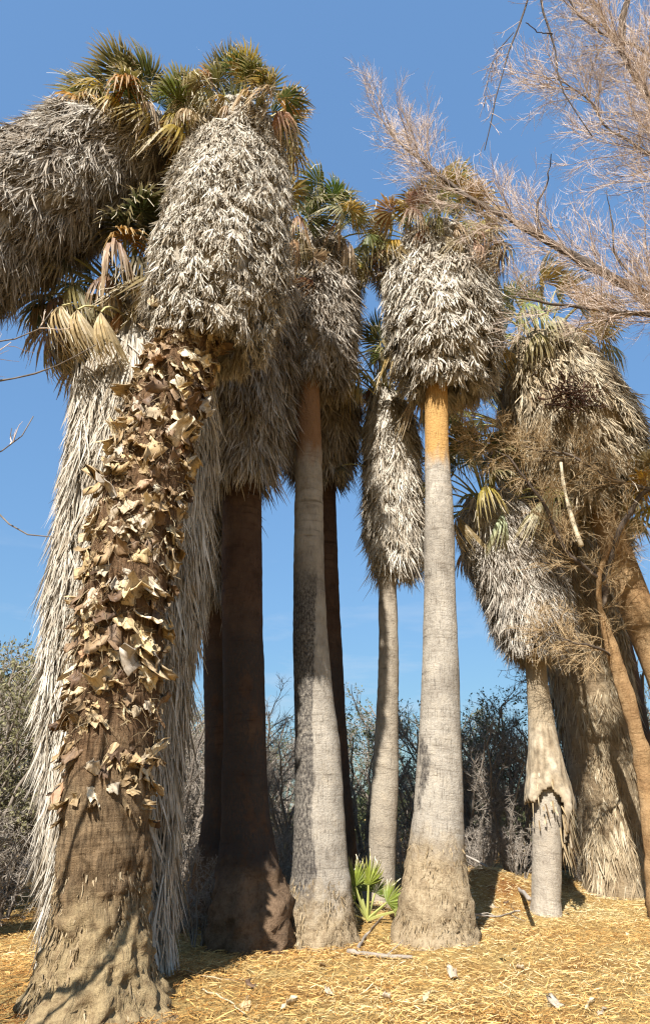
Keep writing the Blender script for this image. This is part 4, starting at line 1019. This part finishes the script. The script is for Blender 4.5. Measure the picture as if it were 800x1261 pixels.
def wood(label, pts, r0, r1, m=M_BRUSH, tone=.7, seed=0, name='fallen_branch', twigs=0, cat='branch'):
    r = np.random.default_rng(seed); P = bent(pts, 12, .012, r)
    t = thing(name, label, cat, P[0])
    limb_obj(t, P, r0, r1, m, r, 'stick', 7, tone)
    if twigs:
        a, _ = grow(P[None], twigs, .35, .7, 5, r, .05, .15); twig_obj(t, [(a, .008, .003, tone, True)], m)
def gp(px, py, dz=.03):
    Y = 8.0
    for _ in range(30):
        p = at(px, py, Y); g = gz(p[0], p[1]) + dz
        Y *= (EYE - g) / max(EYE - p[2], .05)
    return at(px, py, Y)
wood('grey fallen branch lying across the straw between the two flared trunks', [gp(428, 1172), gp(470, 1176), gp(505, 1178)], .03, .018, tone=.65, seed=3, twigs=2)
wood('short stick propped against the mound beside the seedling', [gp(440, 1168), gp(452, 1150, .06), gp(470, 1128, .12)], .022, .012, tone=.55, seed=4)
wood('pale dead limb leaning down out of the thicket onto the mound', [at(556, 1045, 16.0), at(590, 1062, 15.2), at(625, 1085, 14.2), gp(652, 1105)], .018, .045, tone=.75, seed=5, twigs=5)
wood('long pale dry stalk lying on the straw in front of the shade', [gp(250, 1218), gp(285, 1236), gp(300, 1250)], .008, .005, M_SHARD, .85, 6)
wood('thin dry stalk lying on the straw at the foot of the front palm', [gp(228, 1195), gp(280, 1206), gp(318, 1200)], .008, .005, M_SHARD, .7, 7)
wood('grey stick on the straw near the slender palm', [gp(560, 1118), gp(600, 1128), gp(640, 1122)], .014, .01, M_BRUSH, .8, 8, twigs=3)
r9 = np.random.default_rng(99)
for k, (px, py) in enumerate([(400, 1190), (405, 1222), (470, 1225), (478, 1232), (580, 1137), (590, 1130), (735, 1248), (722, 1240), (640, 1195), (560, 1205), (690, 1240), (315, 1215), (350, 1240), (770, 1150), (620, 1112), (610, 1118), (700, 1118), (450, 1205), (520, 1230), (300, 1240)]):
    p = gp(px, py, .03); o = link('fallen_leaf_base', BOOTS[r9.integers(9)], loc=tuple(p))
    o.rotation_euler = (r9.uniform(1.2, 1.9), r9.normal(0, .3), r9.uniform(0, 6.28)); o.scale = (r9.uniform(.25, .5),) * 3
    tag(o, 'pale broken leaf base lying loose on the golden straw', 'leaf base', 'fallen leaf bases on the straw')
